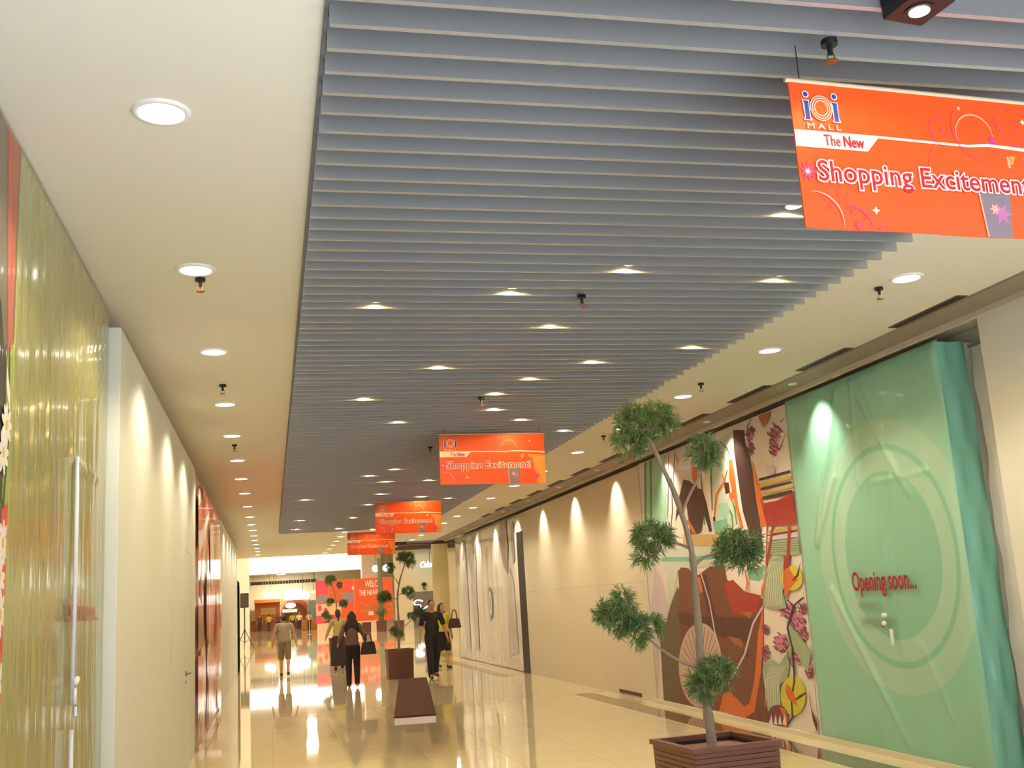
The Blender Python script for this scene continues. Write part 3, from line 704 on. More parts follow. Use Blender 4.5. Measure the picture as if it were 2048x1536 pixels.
ink('tan', [(435, 1020), (500, 1035), (512, 1080), (470, 1060)]); ink('tan', [(500, 900), (560, 900), (545, 935)]); ink('deep', [(505, 1085), (550, 1120), (520, 1125)]); ink('olive', [(430, 1050), (480, 1100), (505, 1120), (465, 1100)])
ink('fan', ellipse(300, 1165, 107, 210, 36))
for k in range(13):
    a = PI * (.08 + .84 * k / 12); inkl('fanl', [(300 + 18 * math.cos(a), 1210 - 30 * math.sin(a)), (300 + 98 * math.cos(a), 1165 - 195 * math.sin(a))], 3.5, False)
    inkl('fanl', [(300 + 18 * math.cos(a), 1230 + 20 * math.sin(a)), (300 + 98 * math.cos(a), 1165 + 195 * math.sin(a))], 3.5, False)
ink('orange', [(395, 1392), (412, 1310), (445, 1292), (480, 1330), (522, 1372), (545, 1350), (568, 1240), (588, 1000), (612, 860), (616, 1000), (600, 1200), (568, 1395), (520, 1428), (450, 1405)])
inkl('lilac', [(612, 870), (560, 960), (520, 1110), (440, 1260)], 9, False); inkl('lilac', [(300, 700), (345, 850), (370, 990), (410, 1160)], 6, False)
ink('brown', [(462, 0), (528, 0), (522, 60), (545, 130), (556, 200), (575, 350), (602, 500), (612, 610), (560, 565), (530, 470), (510, 400), (488, 250), (468, 110)])
ink('white', [(520, 0), (775, 0), (780, 190), (818, 430), (835, 620), (850, 800), (888, 1500), (740, 1482), (642, 1455), (615, 1100), (612, 800), (640, 470), (556, 130), (520, 40)])
ink('orange', [(556, 150), (566, 170), (610, 330), (640, 470), (600, 480), (575, 330)])
inkl('red', [(600, 340), (632, 470), (628, 640), (612, 800), (614, 1100)], 7, False)
def blossom(cx, cy, rx, ry, seed):
    rr = random.Random(seed); ink('pink', [(cx + rx * math.cos(2 * PI * k / 18) * (1 if k % 2 else .72), cy + ry * math.sin(2 * PI * k / 18) * (1 if k % 2 else .72)) for k in range(18)])
    for k in range(26):
        a, q = rr.uniform(0, 6.28), rr.uniform(.2, 1); inkl('plum', [(cx + rx * q * math.cos(a) - 6, cy + ry * q * math.sin(a) - 6), (cx + rx * q * math.cos(a) + 5, cy + ry * q * math.sin(a) + 6)], 7)
for k, (cx, cy, rx, ry) in enumerate(((548, 20, 24, 40), (552, 90, 20, 35), (672, 20, 34, 50), (668, 90, 24, 48), (735, 895, 48, 42), (780, 950, 48, 55), (815, 1015, 26, 40), (820, 885, 30, 30), (705, 1050, 44, 48), (630, 985, 18, 28), (630, 1105, 20, 46), (800, 1130, 44, 34), (845, 1190, 22, 42))): blossom(cx, cy, rx, ry, k)
ink('lilac', ellipse(655, 200, 22, 20, 16))
for pts, wd in (([(705, -40), (748, -70), (745, 10), (700, 100)], 5), ([(560, -60), (540, -20), (536, 20)], 5)): inkl('stripe', pts, wd, False)
ink('tan', [(590, -95), (650, -110), (640, -40), (618, -10)])
ink('stripe', [(597, 240), (775, 192), (776, 204), (598, 252)]); ink('gold', [(599, 262), (776, 216), (776, 236), (602, 284)]); ink('stripe', [(605, 288), (776, 246), (777, 256), (608, 300)])
ink('gold', [(610, 308), (776, 268), (777, 282), (612, 322)]); ink('stripe', [(614, 330), (690, 312), (777, 292), (778, 304), (700, 330), (616, 346)])
ink('red', [(620, 362), (690, 348), (740, 322), (778, 302), (800, 370), (818, 440), (808, 464), (765, 470), (700, 474), (640, 476), (628, 420)])
ink('gold', [(640, 500), (700, 486), (822, 468), (824, 486), (700, 506), (640, 516)]); ink('stripe', [(640, 520), (824, 490), (824, 496), (640, 526)]); ink('lilac', [(640, 530), (826, 500), (828, 524), (640, 548)])
ink('swirl', [(640, 552), (828, 528), (832, 610), (740, 620), (636, 612)])
for k in range(5): inkl('stripe', [(640, 562 + k * 11), (740, 556 + k * 11), (830, 540 + k * 13)], 2, False)
ink('swirl', [(628, 640), (735, 622), (745, 700), (715, 800), (735, 880), (690, 890), (618, 870)])
ink('swirl', [(735, 940), (830, 1060), (858, 1110), (840, 1200), (780, 1100), (740, 1040)]); ink('swirl', [(620, 1160), (650, 1130), (700, 1160), (760, 1060), (740, 1230), (700, 1260), (710, 1400), (640, 1380)])
for k in range(9):
    inkl('white', [(640 + k * 9, 870), (632 + k * 9, 740), (648 + k * 8, 650)], 2.5, False); inkl('white', [(628 + k * 9, 1370), (632 + k * 8, 1240), (655 + k * 9, 1170)], 2.5, False)
ink('yellow', ellipse(762, 733, 54, 62, 26)); ink('yellow', ellipse(768, 1315, 62, 98, 28))
for n_ in ([(722, 620), (735, 628), (742, 480), (758, 478), (754, 600), (748, 700), (760, 745), (748, 800), (735, 840), (720, 760)], [(640, 690), (655, 600), (672, 480), (662, 472), (648, 560), (632, 660)]): ink('red', n_)
ink('orange', [(725, 690), (745, 680), (770, 720), (795, 740), (770, 765), (750, 790), (740, 830), (722, 790)])
inkl('brown', [(812, 655), (790, 720), (765, 745)], 12)
inkl('brown', [(738, 840), (770, 870), (818, 830), (835, 835)], 11); inkl('brown', [(770, 870), (740, 980), (765, 1080), (775, 1240), (760, 1330), (765, 1420), (745, 1455)], 9, False); inkl('brown', [(775, 1190), (745, 1130), (740, 1090)], 5)
ink('orange', [(735, 1255), (752, 1270), (775, 1310), (790, 1370), (770, 1350), (742, 1330), (730, 1290)]); inkl('brown', [(780, 1335), (805, 1318), (832, 1300)], 14)
ink('plum', ellipse(692, 1412, 50, 52, 22)); ink('orange', [(700, 1370), (728, 1380), (742, 1430), (735, 1480), (722, 1478), (720, 1420)])
for k in range(4): ink('white', [(650 + k * 22, 1455), (660 + k * 22, 1405), (668 + k * 22, 1460)])
ink('deep', [(820, 800), (838, 700), (842, 810), (825, 860)]); ink('deep', [(848, 1285), (860, 1380), (888, 1450), (888, 1498), (868, 1440), (852, 1350)])
ink('orange', [(640, 700), (612, 780), (606, 830), (618, 820)]); inkl('orange', [(530, 690), (542, 760), (532, 800)], 9)
poly_mesh('poster_print', A_, wallM(MR, 5.513), IM, t, step=.00005)
box('plinth', 5.47, 5.514, 10.31, 15.1, 0, .05, MATS['pale_plinth'], t)

# beige hoarding
BEI = mat('beige_board', lin((218, 208, 184)), rough=.55, vary=.015)
t = thing('beige_hoarding', 'plain beige hoarding on the right wall behind the potted tree', 'hoarding', (0, 0, 0))
box('panel', 5.5, 5.899, 15.11, 22.9, 0, 3.5, BEI, t)
bm = bmesh.new()
for yy in (17.5, 20.0): bx(bm, 5.4993, 5.501, yy, yy + .005, 0, 3.49)
bx(bm, 5.4993, 5.501, 15.2, 22.8, 1.75, 1.755)
obj('panel_seam', bm, SEAM, t)
bm = bmesh.new(); bx(bm, 5.49, 5.501, 15.75, 16.8, .03, .085); v_ = obj('floor_vent', bm, mat('dark_brown', lin((80, 60, 46)), rough=.5), t); v_['label'] = 'dark slot at the foot of the beige panel'
# black gap
t = thing('black_panel', 'narrow black panel edge between beige and glossy white hoardings', 'panel', (0, 0, 0))
box('panel', 5.5, 5.899, 22.905, 23.55, 0, 3.1, mat('black_board', lin((28, 22, 26)), rough=.5), t)
box('top_cap', 5.52, 5.899, 22.905, 23.55, 3.1, 3.5, BEI, t)
# glossy white film hoarding
t = thing('glossy_white_hoarding', 'glossy white film hoarding with faint grey figures and an oval emblem', 'hoarding', (0, 0, 0))
box('backing_board', 5.55, 5.899, 23.57, 31.9, 0, 3.5, WHITE, t)
drape('plastic_film', 5.51, -1, 23.57, 31.9, .01, 3.52, film('white_film', (236, 230, 224), rough=.16, coat=.7, sc=(.5, 3, .5), st=.4, dist=.02), t,
      lambda y, z: .010 * noise.noise(Vector((y * 2.6, z * .3, 1.5))) + .004 * noise.noise(Vector((y * 7, z * .4, 8.5))) + .014, 90, 40)
gi = [flat(c, coat=.7) for c in ((190, 184, 192), (150, 128, 122), (150, 156, 168), (236, 230, 224), (206, 198, 200))]
Ls = [(0, [(28.6, .3), (29.2, .3), (29.3, 2.2), (28.9, 3.4), (28.4, 3.4), (28.6, 2.0)]), (0, [(29.9, .3), (30.6, .3), (30.6, 2.2), (30.5, 3.4), (30.1, 3.4), (29.9, 2.0)]),
      (1, [(28.5, 2.9), (28.9, 2.9), (29.0, 3.45), (28.5, 3.45)]), (1, [(30.2, 2.8), (30.6, 2.8), (30.5, 3.4), (30.2, 3.4)]),
      (1, [(24.6, 2.2), (25.0, 2.4), (25.3, 3.0), (25.2, 3.45), (24.5, 3.45), (24.4, 2.8)]), (4, [(23.9, .4), (24.9, .3), (24.8, 1.5), (24.4, 2.4), (24.0, 2.0)]), (1, [(23.75, 2.5), (24.0, 2.4), (24.0, 3.3), (23.75, 3.4)]),
      ]
poly_mesh('emblem_print', [(2, ellipse(26.85, 1.55, .30, .42, 28)), (3, ellipse(26.85, 1.55, .2, .30, 24)), (2, ellipse(26.85, 1.55, .08, .2, 14))], wallM(MR, 5.482), gi, t)
poly_mesh('figure_print', Ls[4:], wallM(MR, 5.482), gi, t)
poly_mesh('figure_print', Ls[:4], wallM(MR, 5.482), gi, t)

# ------------------------------------------------------------------ potted trees
BARK = mat('grey_bark', lin((140, 124, 108)), rough=.85, vary=.25, bump=((30, 30, 8), .6, .01))
LEAF = mat('needle_green', lin((98, 124, 70)), rough=.55, vary=.35, bump=((9, 9, 9), 0, .001))
WOOD = mat('planter_wood', lin((108, 66, 50)), rough=.45, vary=.25, bump=((3, 3, 40), .3, .004))
SOIL = mat('planter_soil', lin((150, 110, 96)), rough=.9, vary=.3, bump=((25, 25, 25), .8, .02))
def make_planter(t, top=.62, bot=.56, h=.65, planks=20):
    def ring(bm, z0, z1, s0, s1, th):
        o0, o1 = s0 / 2, s1 / 2
        c = [(-1, -1), (1, -1), (1, 1), (-1, 1)]
        v = [[bm.verts.new((a * s, b * s, z)) for a, b in c] for s, z in ((o0, z0), (o1, z1), (o1 - th, z1), (o0 - th, z0))]
        for i in range(4):
            for k in range(4): bm.faces.new((v[i][k], v[i][(k + 1) % 4], v[(i + 1) % 4][(k + 1) % 4], v[(i + 1) % 4][k]))
    bm = bmesh.new(); g = .004; hh = (h - .03) / planks
    for k in range(planks):
        z0 = k * hh; z1 = z0 + hh - g
        s = lambda z: bot + (top - .03 - bot) * z / h
        ring(bm, z0, z1, s(z0), s(z1), .02)
    obj('planks', bm, WOOD, t)
    bm = bmesh.new(); ring(bm, 0, h - .035, bot - .02, top - .055, .01); obj('inner_box', bm, mat('planter_inner', lin((50, 32, 26)), rough=.8), t)
    bm = bmesh.new(); ring(bm, h - .03, h, top, top, .045); obj('top_rim', bm, WOOD, t)
    bm = bmesh.new(); s = top / 2 - .042; bx(bm, -s, s, -s, s, h - .12, h - .055)
    obj('soil', bm, SOIL, t)
def pad(bm, c, rad, n, ln, rnd, core=.55):
    """a clump of twigs carrying tufts of narrow leaves"""
    c = Vector(c)
    for k in range(n):
        d = Vector((rnd.gauss(0, 1), rnd.gauss(0, 1), rnd.gauss(0, 1))).normalized(); q = rnd.uniform(core, 1.0) * rnd.uniform(.75, 1.1)
        p = c + Vector((d.x * rad[0] * q, d.y * rad[1] * q, d.z * rad[2] * q))
        up = (d + Vector((0, 0, .45)) + Vector((rnd.uniform(-.3, .3),) * 3)).normalized()
        for j in range(17):
            a = rnd.uniform(0, 2 * PI); side = up.cross(Vector((math.cos(a), math.sin(a), .3))).normalized()
            dr = (up * rnd.uniform(.4, 1.2) + side).normalized(); l_ = ln * rnd.uniform(.6, 1.1)
            w_ = dr.cross(Vector((rnd.uniform(-1, 1), rnd.uniform(-1, 1), rnd.uniform(-1, 1)))).normalized() * .0024
            b0 = p + up * rnd.uniform(-.02, .03); mid = b0 + dr * l_ * .55; tip = b0 + dr * l_ + Vector((0, 0, -.12 * l_))
            v = [bm.verts.new(x) for x in (b0 - w_ * .6, b0 + w_ * .6, mid + w_ * 1.2, mid - w_ * 1.2, tip)]
            bm.faces.new((v[0], v[1], v[2], v[3])); bm.faces.new((v[3], v[2], v[4]))
def twigs(bm, base, c, rad, n, rnd):
    for k in range(n):
        d = Vector((rnd.gauss(0, 1), rnd.gauss(0, 1), abs(rnd.gauss(0, .8)))).normalized()
        e = Vector(c) + Vector((d.x * rad[0], d.y * rad[1], d.z * rad[2])) * .8
        m_ = (Vector(base) + e) / 2 + Vector((0, 0, .02)); tube(bm, [base, m_, e], [.006, .004, .002], 5)
def make_tree(t, seed=1, dens=1.0):
    rnd = random.Random(seed)
    # local frame: trunk foot at the middle of the planter
    tr = [(0, 0, .597), (.0, 0, .68), (-.015, .0, .95), (-.018, .01, 1.15), (-.018, 0, 1.30), (-.008, .01, 1.62), (-.02, 0, 1.89), (-.09, .01, 2.22), (-.175, 0, 2.43), (-.22, 0, 2.55), (-.25, 0, 2.63)]
    pts = smooth_path(tr, 5); n = len(pts)
    rr = [.034 - .024 * (i / n) + (.004 if i % 7 == 0 else 0) + (.002 * math.sin(i * 2.1)) for i in range(n)]
    bm = bmesh.new(); tube(bm, pts, rr, 14); obj('trunk', bm, BARK, t, smooth=True)
    br = [[(-.06, 0, 2.10), (.0, -.02, 2.22), (.07, -.03, 2.33), (.12, -.03, 2.45)],
          [(-.015, 0, 1.74), (.06, -.02, 1.80), (.17, -.03, 1.82), (.26, -.04, 1.83)],
          [(-.03, 0, 1.10), (-.14, -.02, 1.13), (-.26, -.03, 1.20), (-.36, -.04, 1.28), (-.46, -.04, 1.36)],
          [(-.01, 0, 1.86), (-.1, .02, 1.90), (-.2, .03, 1.93)],
          [(0, 0, .86), (.05, -.03, .92), (.12, -.05, 1.0)]]
    for b in br:
        q = smooth_path(b, 5); bm = bmesh.new(); tube(bm, q, [.012 - .007 * i / len(q) for i in range(len(q))], 8); obj('branch', bm, BARK, t, smooth=True)
    pads = [[((-.33, 0, 2.71), (.15, .15, .12), 80), ((-.18, .02, 2.76), (.13, .13, .10), 60), ((-.41, -.02, 2.59), (.11, .12, .09), 46), ((-.11, 0, 2.68), (.09, .10, .09), 28)],
            [((.13, -.03, 2.50), (.085, .10, .12), 62)],
            [((-.26, .03, 1.95), (.14, .13, .085), 85), ((-.33, .02, 1.84), (.07, .08, .06), 22)],
            [((.30, -.04, 1.86), (.15, .14, .10), 100), ((.36, -.03, 1.78), (.10, .10, .08), 40), ((.22, -.04, 1.80), (.08, .08, .06), 22)],
            [((-.56, -.04, 1.46), (.12, .13, .11), 74), ((-.47, -.04, 1.35), (.09, .10, .08), 46), ((-.66, -.04, 1.48), (.07, .09, .06), 24), ((-.35, -.04, 1.38), (.08, .06, .05), 20), ((-.53, -.04, 1.57), (.05, .06, .06), 16)],
            [((.06, -.05, 1.05), (.11, .11, .085), 66), ((-.04, -.05, .98), (.09, .1, .08), 40)]]
    ends = [(-.25, 0, 2.63), (.12, -.03, 2.45), (-.2, .03, 1.93), (.26, -.04, 1.83), (-.46, -.04, 1.36), (.08, -.05, .98)]
    for grp, e in zip(pads, ends):
        bm = bmesh.new()
        for c, rad, k in grp: pad(bm, c, rad, int(k * dens), .075, rnd)
        f = obj('foliage', bm, LEAF, t)
        bm = bmesh.new()
        for c, rad, k in grp: twigs(bm, e, c, rad, max(4, k // 6), rnd)
        obj('twigs', bm, BARK, t)
t = thing('planter', 'brown slatted square planter in the right foreground holding the tall tree', 'planter', (2.75, 6.56, 0), R(5), 'brown slatted planters')
make_planter(t)
PL = t
t = thing('potted_tree', 'tall cloud-pruned tree in the foreground planter on the right', 'tree', (2.75, 6.60, 0))
make_tree(t, 1)
TR = t
dup(PL, (2.86, 24.75, 0), 'brown slatted planter in mid corridor behind the long bench', rz=R(0), scale=1.0)
dup(TR, (2.86, 24.8, 0), 'cloud-pruned tree in the planter behind the bench', rz=R(180) + R(18))
dup(TR, (2.31, 39.0, 0), 'small distant cloud-pruned tree in front of the orange promotion wall', rz=R(40))
dup(PL, (2.31, 38.97, 0), 'distant brown planter in front of the orange promotion wall', rz=0)
for (xx, yy, sc, lab) in ((6.5, 75.5, 1.08, 'leftmost of three tall brown planters near the far wall'), (7.4, 74.0, 1.16, 'middle of three tall brown planters near the far wall, under the palm'), (8.5, 73.0, 1.12, 'rightmost of three tall brown planters near the far wall')):
    dup(PL, (xx, yy, 0), lab, rz=0, scale=sc * .95)
# palm
t = thing('potted_palm', 'tall potted palm with grey-green stem and drooping fronds by the far wall', 'palm', (7.4, 74.0, 0))
bm = bmesh.new(); tube(bm, smooth_path([(0, 0, .74), (.02, 0, 2.2), (.0, 0, 3.8), (-.03, 0, 5.0)], 6), [.17 - .0016 * k for k in range(19)], 12); obj('trunk', bm, mat('palm_trunk', lin((104, 108, 84)), rough=.8, vary=.2), t, smooth=True)
rnd = random.Random(21); PALM = mat('palm_green', lin((96, 136, 70)), rough=.5, vary=.2)
def frond(bm, base, a, ln, rise, rnd):
    pts = [Vector(base) + Vector((math.cos(a), math.sin(a), 0)) * (ln * s) + Vector((0, 0, rise * s - ln * 1.0 * s * s)) for s in [k / 10 for k in range(11)]]
    tube(bm, pts, [.012 - .001 * k for k in range(11)], 5)
    for k in range(1, 11):
        t_ = (pts[k] - pts[k - 1]).normalized(); sd = t_.cross(Vector((0, 0, 1))).normalized()
        for s_ in (-1, 1):
            for h_ in (0, .5):
                p = pts[k - 1].lerp(pts[k], h_); l_ = .32 * (1.1 - k / 14)
                e = p + sd * s_ * l_ + t_ * .12 + Vector((0, 0, -.08)); wv = t_ * .014
                vs = [bm.verts.new(x) for x in (p - wv, p + wv, e)]; bm.faces.new(vs)
for k in range(9):
    bm = bmesh.new(); frond(bm, (0, 0, 1.05 + .08 * (k % 3)), 2 * PI * k / 9 + .3, rnd.uniform(1.1, 1.45), rnd.uniform(1.5, 2.2), rnd); obj('frond', bm, PALM, t)
bm = bmesh.new(); pad(bm, (0, 0, 1.25), (.45, .4, .2), 70, .25, rnd); obj('ground_leaves', bm, LEAF, t)
# foliage at the palm's foot reads dark; the crown hides behind the banner

# ------------------------------------------------------------------ bench
t = thing('bench', 'long low bench with brown slatted top and pale edge in mid corridor', 'bench', (1.865, 14.62, 0), -math.atan2(.746, 5.93))
BW = mat('bench_wood', lin((74, 38, 32)), rough=.75, spec=.2, vary=.2)
bm = bmesh.new(); n = 42; L_ = 5.96
for k in range(n):
    y0 = -L_ / 2 + k * L_ / n; bx(bm, -.225, .225, y0 + .004, y0 + L_ / n - .004, .43, .45)
obj('seat', bm, BW, t)
box('seat_frame', -.222, .222, -L_ / 2, L_ / 2, .36, .429, mat('pale_edge', lin((206, 198, 196)), rough=.35), t)
for sy in (-.4, 2.2):
    box('leg', -.12, .12, sy - .12, sy + .12, 0, .36, mat('bench_leg', lin((170, 150, 110)), rough=.3, spec=.6), t)

# ------------------------------------------------------------------ speaker on stand
t = thing('loudspeaker', 'black loudspeaker on a tripod stand at the far left of the corridor end', 'speaker', (-1.27, 54.0, 2.0))
box('cabinet', -.2, .2, -.15, .15, 0, .70, BLACK, t, bev=.02)
box('grille', -.17, .17, -.158, -.151, .04, .66, mat('grille', lin((70, 62, 60)), rough=.7), t)
t = thing('speaker_stand', 'black tripod speaker stand under the distant loudspeaker', 'stand', (-1.27, 54.0, 0))
bm = bmesh.new(); cyl(bm, (0, 0, .3), .03, 1.7, seg=12); obj('pole', bm, mat('stand_metal', lin((70, 84, 80)), rough=.4), t)
bm = bmesh.new(); cyl(bm, (0, 0, .85), .045, .12, seg=12); obj('collar', bm, BLACK, t)
for k in range(3):
    a = 2 * PI * k / 3 + .5; bm = bmesh.new()
    tube(bm, [(.03 * math.cos(a), .03 * math.sin(a), .9), (.5 * math.cos(a), .5 * math.sin(a), .02)], .016, 8); tube(bm, [(.03 * math.cos(a), .03 * math.sin(a), .35), (.27 * math.cos(a), .27 * math.sin(a), .47)], .01, 6)
    obj('leg', bm, BLACK, t)
MARK2 = True

# ------------------------------------------------------------------ end of the corridor and the hall beyond
FARW = mat('far_wall_paint', lin((220, 208, 176)), rough=.7)
FARC = mat('far_ceiling_paint', lin((214, 202, 176)), rough=.8)
BAND = mat('band_glow', (1, .98, .92), emit=(1, .95, .84), es=2.6)  # high white band, its brightness put in as emission
t = thing('bright_band', 'wide glowing white band high across the far end of the hall', 'lightbox', (0, 108, 0))
box('case', -2.6, 9.1, 0, .4, 5.5, 8.49, TRIMW, t)
box('glowing_face', -2.43, 8.95, -.03, -.001, 5.58, 7.2, BAND, t)
struct(box('wall_back', -12, 20, 114, 114.4, 0, 8.9, FARW))
struct(box('wall_right_far', 8.95, 20, 79.0, 79.25, 0, 8.49, FARW))
struct(box('wall_side_right', 19.75, 20, 33.2, 114, 0, 8.49, FARW))
struct(box('wall_side_left', -12, -11.75, 37.5, 114, 0, 8.49, FARW))
struct(box('wall_left_return', -11.75, -1.4, 37.3, 37.5, 0, 8.49, FARW))
struct(box('wall_right_return', XR + .25, 19.75, 33.0, 33.2, 0, 8.49, FARW))
struct(box('wall_over_corridor', -1.4, 4.2, 38.6, 38.7, 3.6, 8.49, FARW))
bm = bmesh.new()
bx(bm, -12, 20, 33.2, 114.4, 8.5, 8.6)
struct(obj('ceiling_far', bm, FARC))
struct(box('ceiling_far_soffit', -11.7, 9.1, 108.45, 113.95, 5.6, 5.7, FARC))
DBM = mat('dark_beam', lin((74, 58, 50)), rough=.7)
struct(box('trim_5', 3.5, 19.7, 33.25, 33.6, 3.50, 8.45, DBM))
struct(box('trim_6', 8.0, 19.7, 77.9, 78.9, 5.72, 8.45, DBM))
struct(box('trim_8', 4.3, 9.5, 46.6, 47.3, 0, .0012, INLAY))
bm = bmesh.new(); cyl(bm, (5.42, 34.4, 0), .27, 8.4, seg=36)
struct(obj('wall_column', bm, mat('column_paint', lin((218, 204, 160)), rough=.5), smooth=False))
for f in bpy.data.objects['wall_column'].data.polygons: f.use_smooth = abs(f.normal.z) < .5
struct(box('wall_pillar_left', -1.9, -1.12, 58.0, 58.6, 0, 8.45, mat('pillar_white', lin((236, 228, 210)), rough=.5)))
struct(box('wall_pillar_middle', 6.85, 8.3, 82.0, 83.4, 0, 8.45, MATS['pillar_white']))
def make_panel():
    t = thing('hall_light', 'x', 'light')
    bm = bmesh.new(); bx(bm, -.45, .45, -.45, .45, -.04, 0, bev=.005); obj('housing', bm, TRIMW, t)
    bm = bmesh.new(); bx(bm, -.41, .41, -.41, .41, -.05, -.041); obj('diffuser', bm, LAMP, t)
    o = light('lamp_glow', 'AREA', (0, 0, -.07), 480, (1, .88, .68), t); o.data.size = .8
    return t
HP = make_panel(); k = 0
for (xx, yy, zz) in ((2.0, 44.0, 8.475), (8.5, 43.0, 8.475), (-5.0, 50.0, 8.475), (2.5, 56.0, 8.475), (12.5, 54.0, 8.475), (2.0, 68.0, 8.475), (11.0, 68.0, 8.475), (-5.0, 74.0, 8.475), (3.0, 86.0, 8.475), (-3.5, 94.0, 8.475), (3.5, 101.0, 8.475), (1.0, 110.6, 5.575)):
    lab = 'square white ceiling light of the hall beyond the corridor, ' + (ORD[k] if k == 0 else ORD[k] + ' of the set')
    if k == 0: HP.location = (xx, yy, zz); HP['label'] = lab; HP['group'] = 'square ceiling lights of the far hall'
    else:
        r = dup(HP, (xx, yy, zz), lab)
    k += 1
# hanging rods in front of the food stalls
DKB = mat('dark_band', lin((70, 62, 52)), rough=.6)
t = thing('hanging_rod_screen', 'row of thin pale hanging rods on a dark rail above the food stalls', 'screen', (0, 109.5, 0))
box('rail', -2.0, 4.6, .15, .3, 4.56, 4.88, DKB, t)
bm = bmesh.new()
for q in range(4): cyl(bm, (-1.7 + q * 2.0, .22, 4.88), .02, .72, seg=6)
obj('rail_hanger', bm, DKB, t)
for q in range(20):
    bm = bmesh.new(); cyl(bm, (-.77 + q * .277, 0, 4.06), .025, 1.53, seg=6); obj('rod', bm, TRIMW, t)
# food stalls
ORW = mat('stall_orange', lin((190, 120, 62)), rough=.6, spec=.2, vary=.15); BRN = mat('stall_brown', lin((110, 58, 38)), rough=.6, spec=.2, vary=.2); LTN = mat('stall_cream', lin((210, 170, 110)), rough=.5)
t = thing('food_stall', 'orange brown food stall with a long counter at the far left of the hall', 'stall', (0, 112.0, 0))
box('back_wall', -1.64, .90, .9, 1.05, 0, 3.12, ORW, t); box('canopy', -1.67, .93, -.4, .9, 2.82, 3.12, mat('stall_canopy', lin((200, 96, 46)), rough=.6), t); box('counter', -2.0, .82, -.9, -.4, 0, 1.05, BRN, t, bev=.02)
box('menu_board', -1.04, .45, .82, .895, 1.6, 2.3, LTN, t)
t = thing('arched_stall', 'red brown food stall with a round arch and glowing round sign', 'stall', (0, 112.0, 0))
bm = bmesh.new(); a_ = []
for k in range(25):
    a = PI * k / 24; a_.append([bm.verts.new((2.46 + r_ * math.cos(a), yy, 1.35 + 1.72 * r_ / 1.5 * math.sin(a))) for r_ in (1.5, 1.08) for yy in (-.6, .4)])
for k in range(24):
    p, q = a_[k], a_[k + 1]
    for i, j in ((0, 1), (1, 3), (3, 2), (2, 0)): bm.faces.new((p[i], p[j], q[j], q[i]))
bm.faces.new((a_[0][0], a_[0][1], a_[0][3], a_[0][2])); bm.faces.new((a_[-1][0], a_[-1][1], a_[-1][3], a_[-1][2]))
bx(bm, .97, 1.38, -.6, .4, 0, 1.35); bx(bm, 3.54, 3.95, -.6, .4, 0, 1.35)
obj('arch', bm, mat('arch_red', lin((140, 62, 36)), rough=.6), t)
box('back_wall', .98, 3.94, .6, .7, 0, 3.1, ORW, t); box('counter', 1.42, 3.5, -.4, 0, 0, 1.05, BRN, t)
bm = bmesh.new(); ell(bm, (1.94, -.7, 2.38), (.54, .07, .28), 20); obj('round_sign', bm, mat('sign_peach', (1, .7, .5), emit=(1, .62, .42), es=1.5), t, smooth=True)
box('teal_sign', 1.12, 2.6, -.75, -.66, 1.70, 2.02, mat('sign_teal', lin((150, 196, 180)), rough=.4, emit=(.6, .9, .8), es=.5), t, bev=.02)
t = thing('teal_kiosk', 'teal glass kiosk beside the orange promotion wall', 'kiosk', (3.95, 100.0, 0))
box('glass_body', -.67, .17, 0, .8, .95, 2.68, mat('teal_glass', lin((126, 156, 146)), rough=.2), t, bev=.03); box('base', -.69, .19, -.02, .82, 0, .95, BRN, t)
box('counter_front', -1.25, .33, -.5, -.1, 0, .95, ORW, t, bev=.03)
# glowing signs
GLW = mat('sign_glow_white', (.9, 1, 1), emit=(.88, 1, .98), es=4)
t = thing('dome_sign', 'bright white dome-topped illuminated sign above the food stalls', 'sign', (0, 111.0, 0))
bm = bmesh.new(); prof = [(1.30, 2.93), (3.74, 2.93), (3.84, 3.15), (3.81, 3.53), (3.49, 3.73), (3.05, 3.85), (2.85, 3.98), (2.46, 4.04), (2.16, 3.92), (1.74, 3.79), (1.33, 3.63), (1.27, 3.19)]
f0 = [bm.verts.new((x, 0, z)) for x, z in prof]; f1 = [bm.verts.new((x, .25, z)) for x, z in prof]; n = len(prof)
bm.faces.new(f0[::-1]); bm.faces.new(f1)
for k in range(n): bm.faces.new((f0[k], f0[(k + 1) % n], f1[(k + 1) % n], f1[k]))
obj('glowing_case', bm, GLW, t)
bm = bmesh.new()
for q in (1.9, 3.2): cyl(bm, (q, .12, 3.7), .02, 1.9, seg=6)
obj('hanger', bm, DKB, t)
t = thing('cyan_sign', 'small glowing white and cyan sign left of the dome sign', 'sign', (-.16, 111.0, 0))
bm = bmesh.new(); ell(bm, (-.19, 0, 3.55), (.38, .07, .19), 16); ell(bm, (.22, 0, 3.69), (.38, .07, .20), 16); obj('glowing_case', bm, mat('sign_glow_cyan', (.7, 1, 1), emit=(.6, 1, .95), es=2.6), t, smooth=True)
bm = bmesh.new(); cyl(bm, (0, 0, 3.8), .015, 1.8, seg=6); obj('hanger', bm, DKB, t)
t = thing('exit_sign', 'tiny green glowing sign by the left edge of the orange wall', 'sign', (4.03, 108.6, 0))
box('glowing_face', -.1, .4, -.04, 0, 3.40, 3.68, mat('sign_glow_green', (.3, 1, .4), emit=(.4, 1, .45), es=1.2), t)
bm = bmesh.new(); cyl(bm, (.15, -.02, 3.68), .02, 1.92, seg=6); obj('hanger', bm, DKB, t)
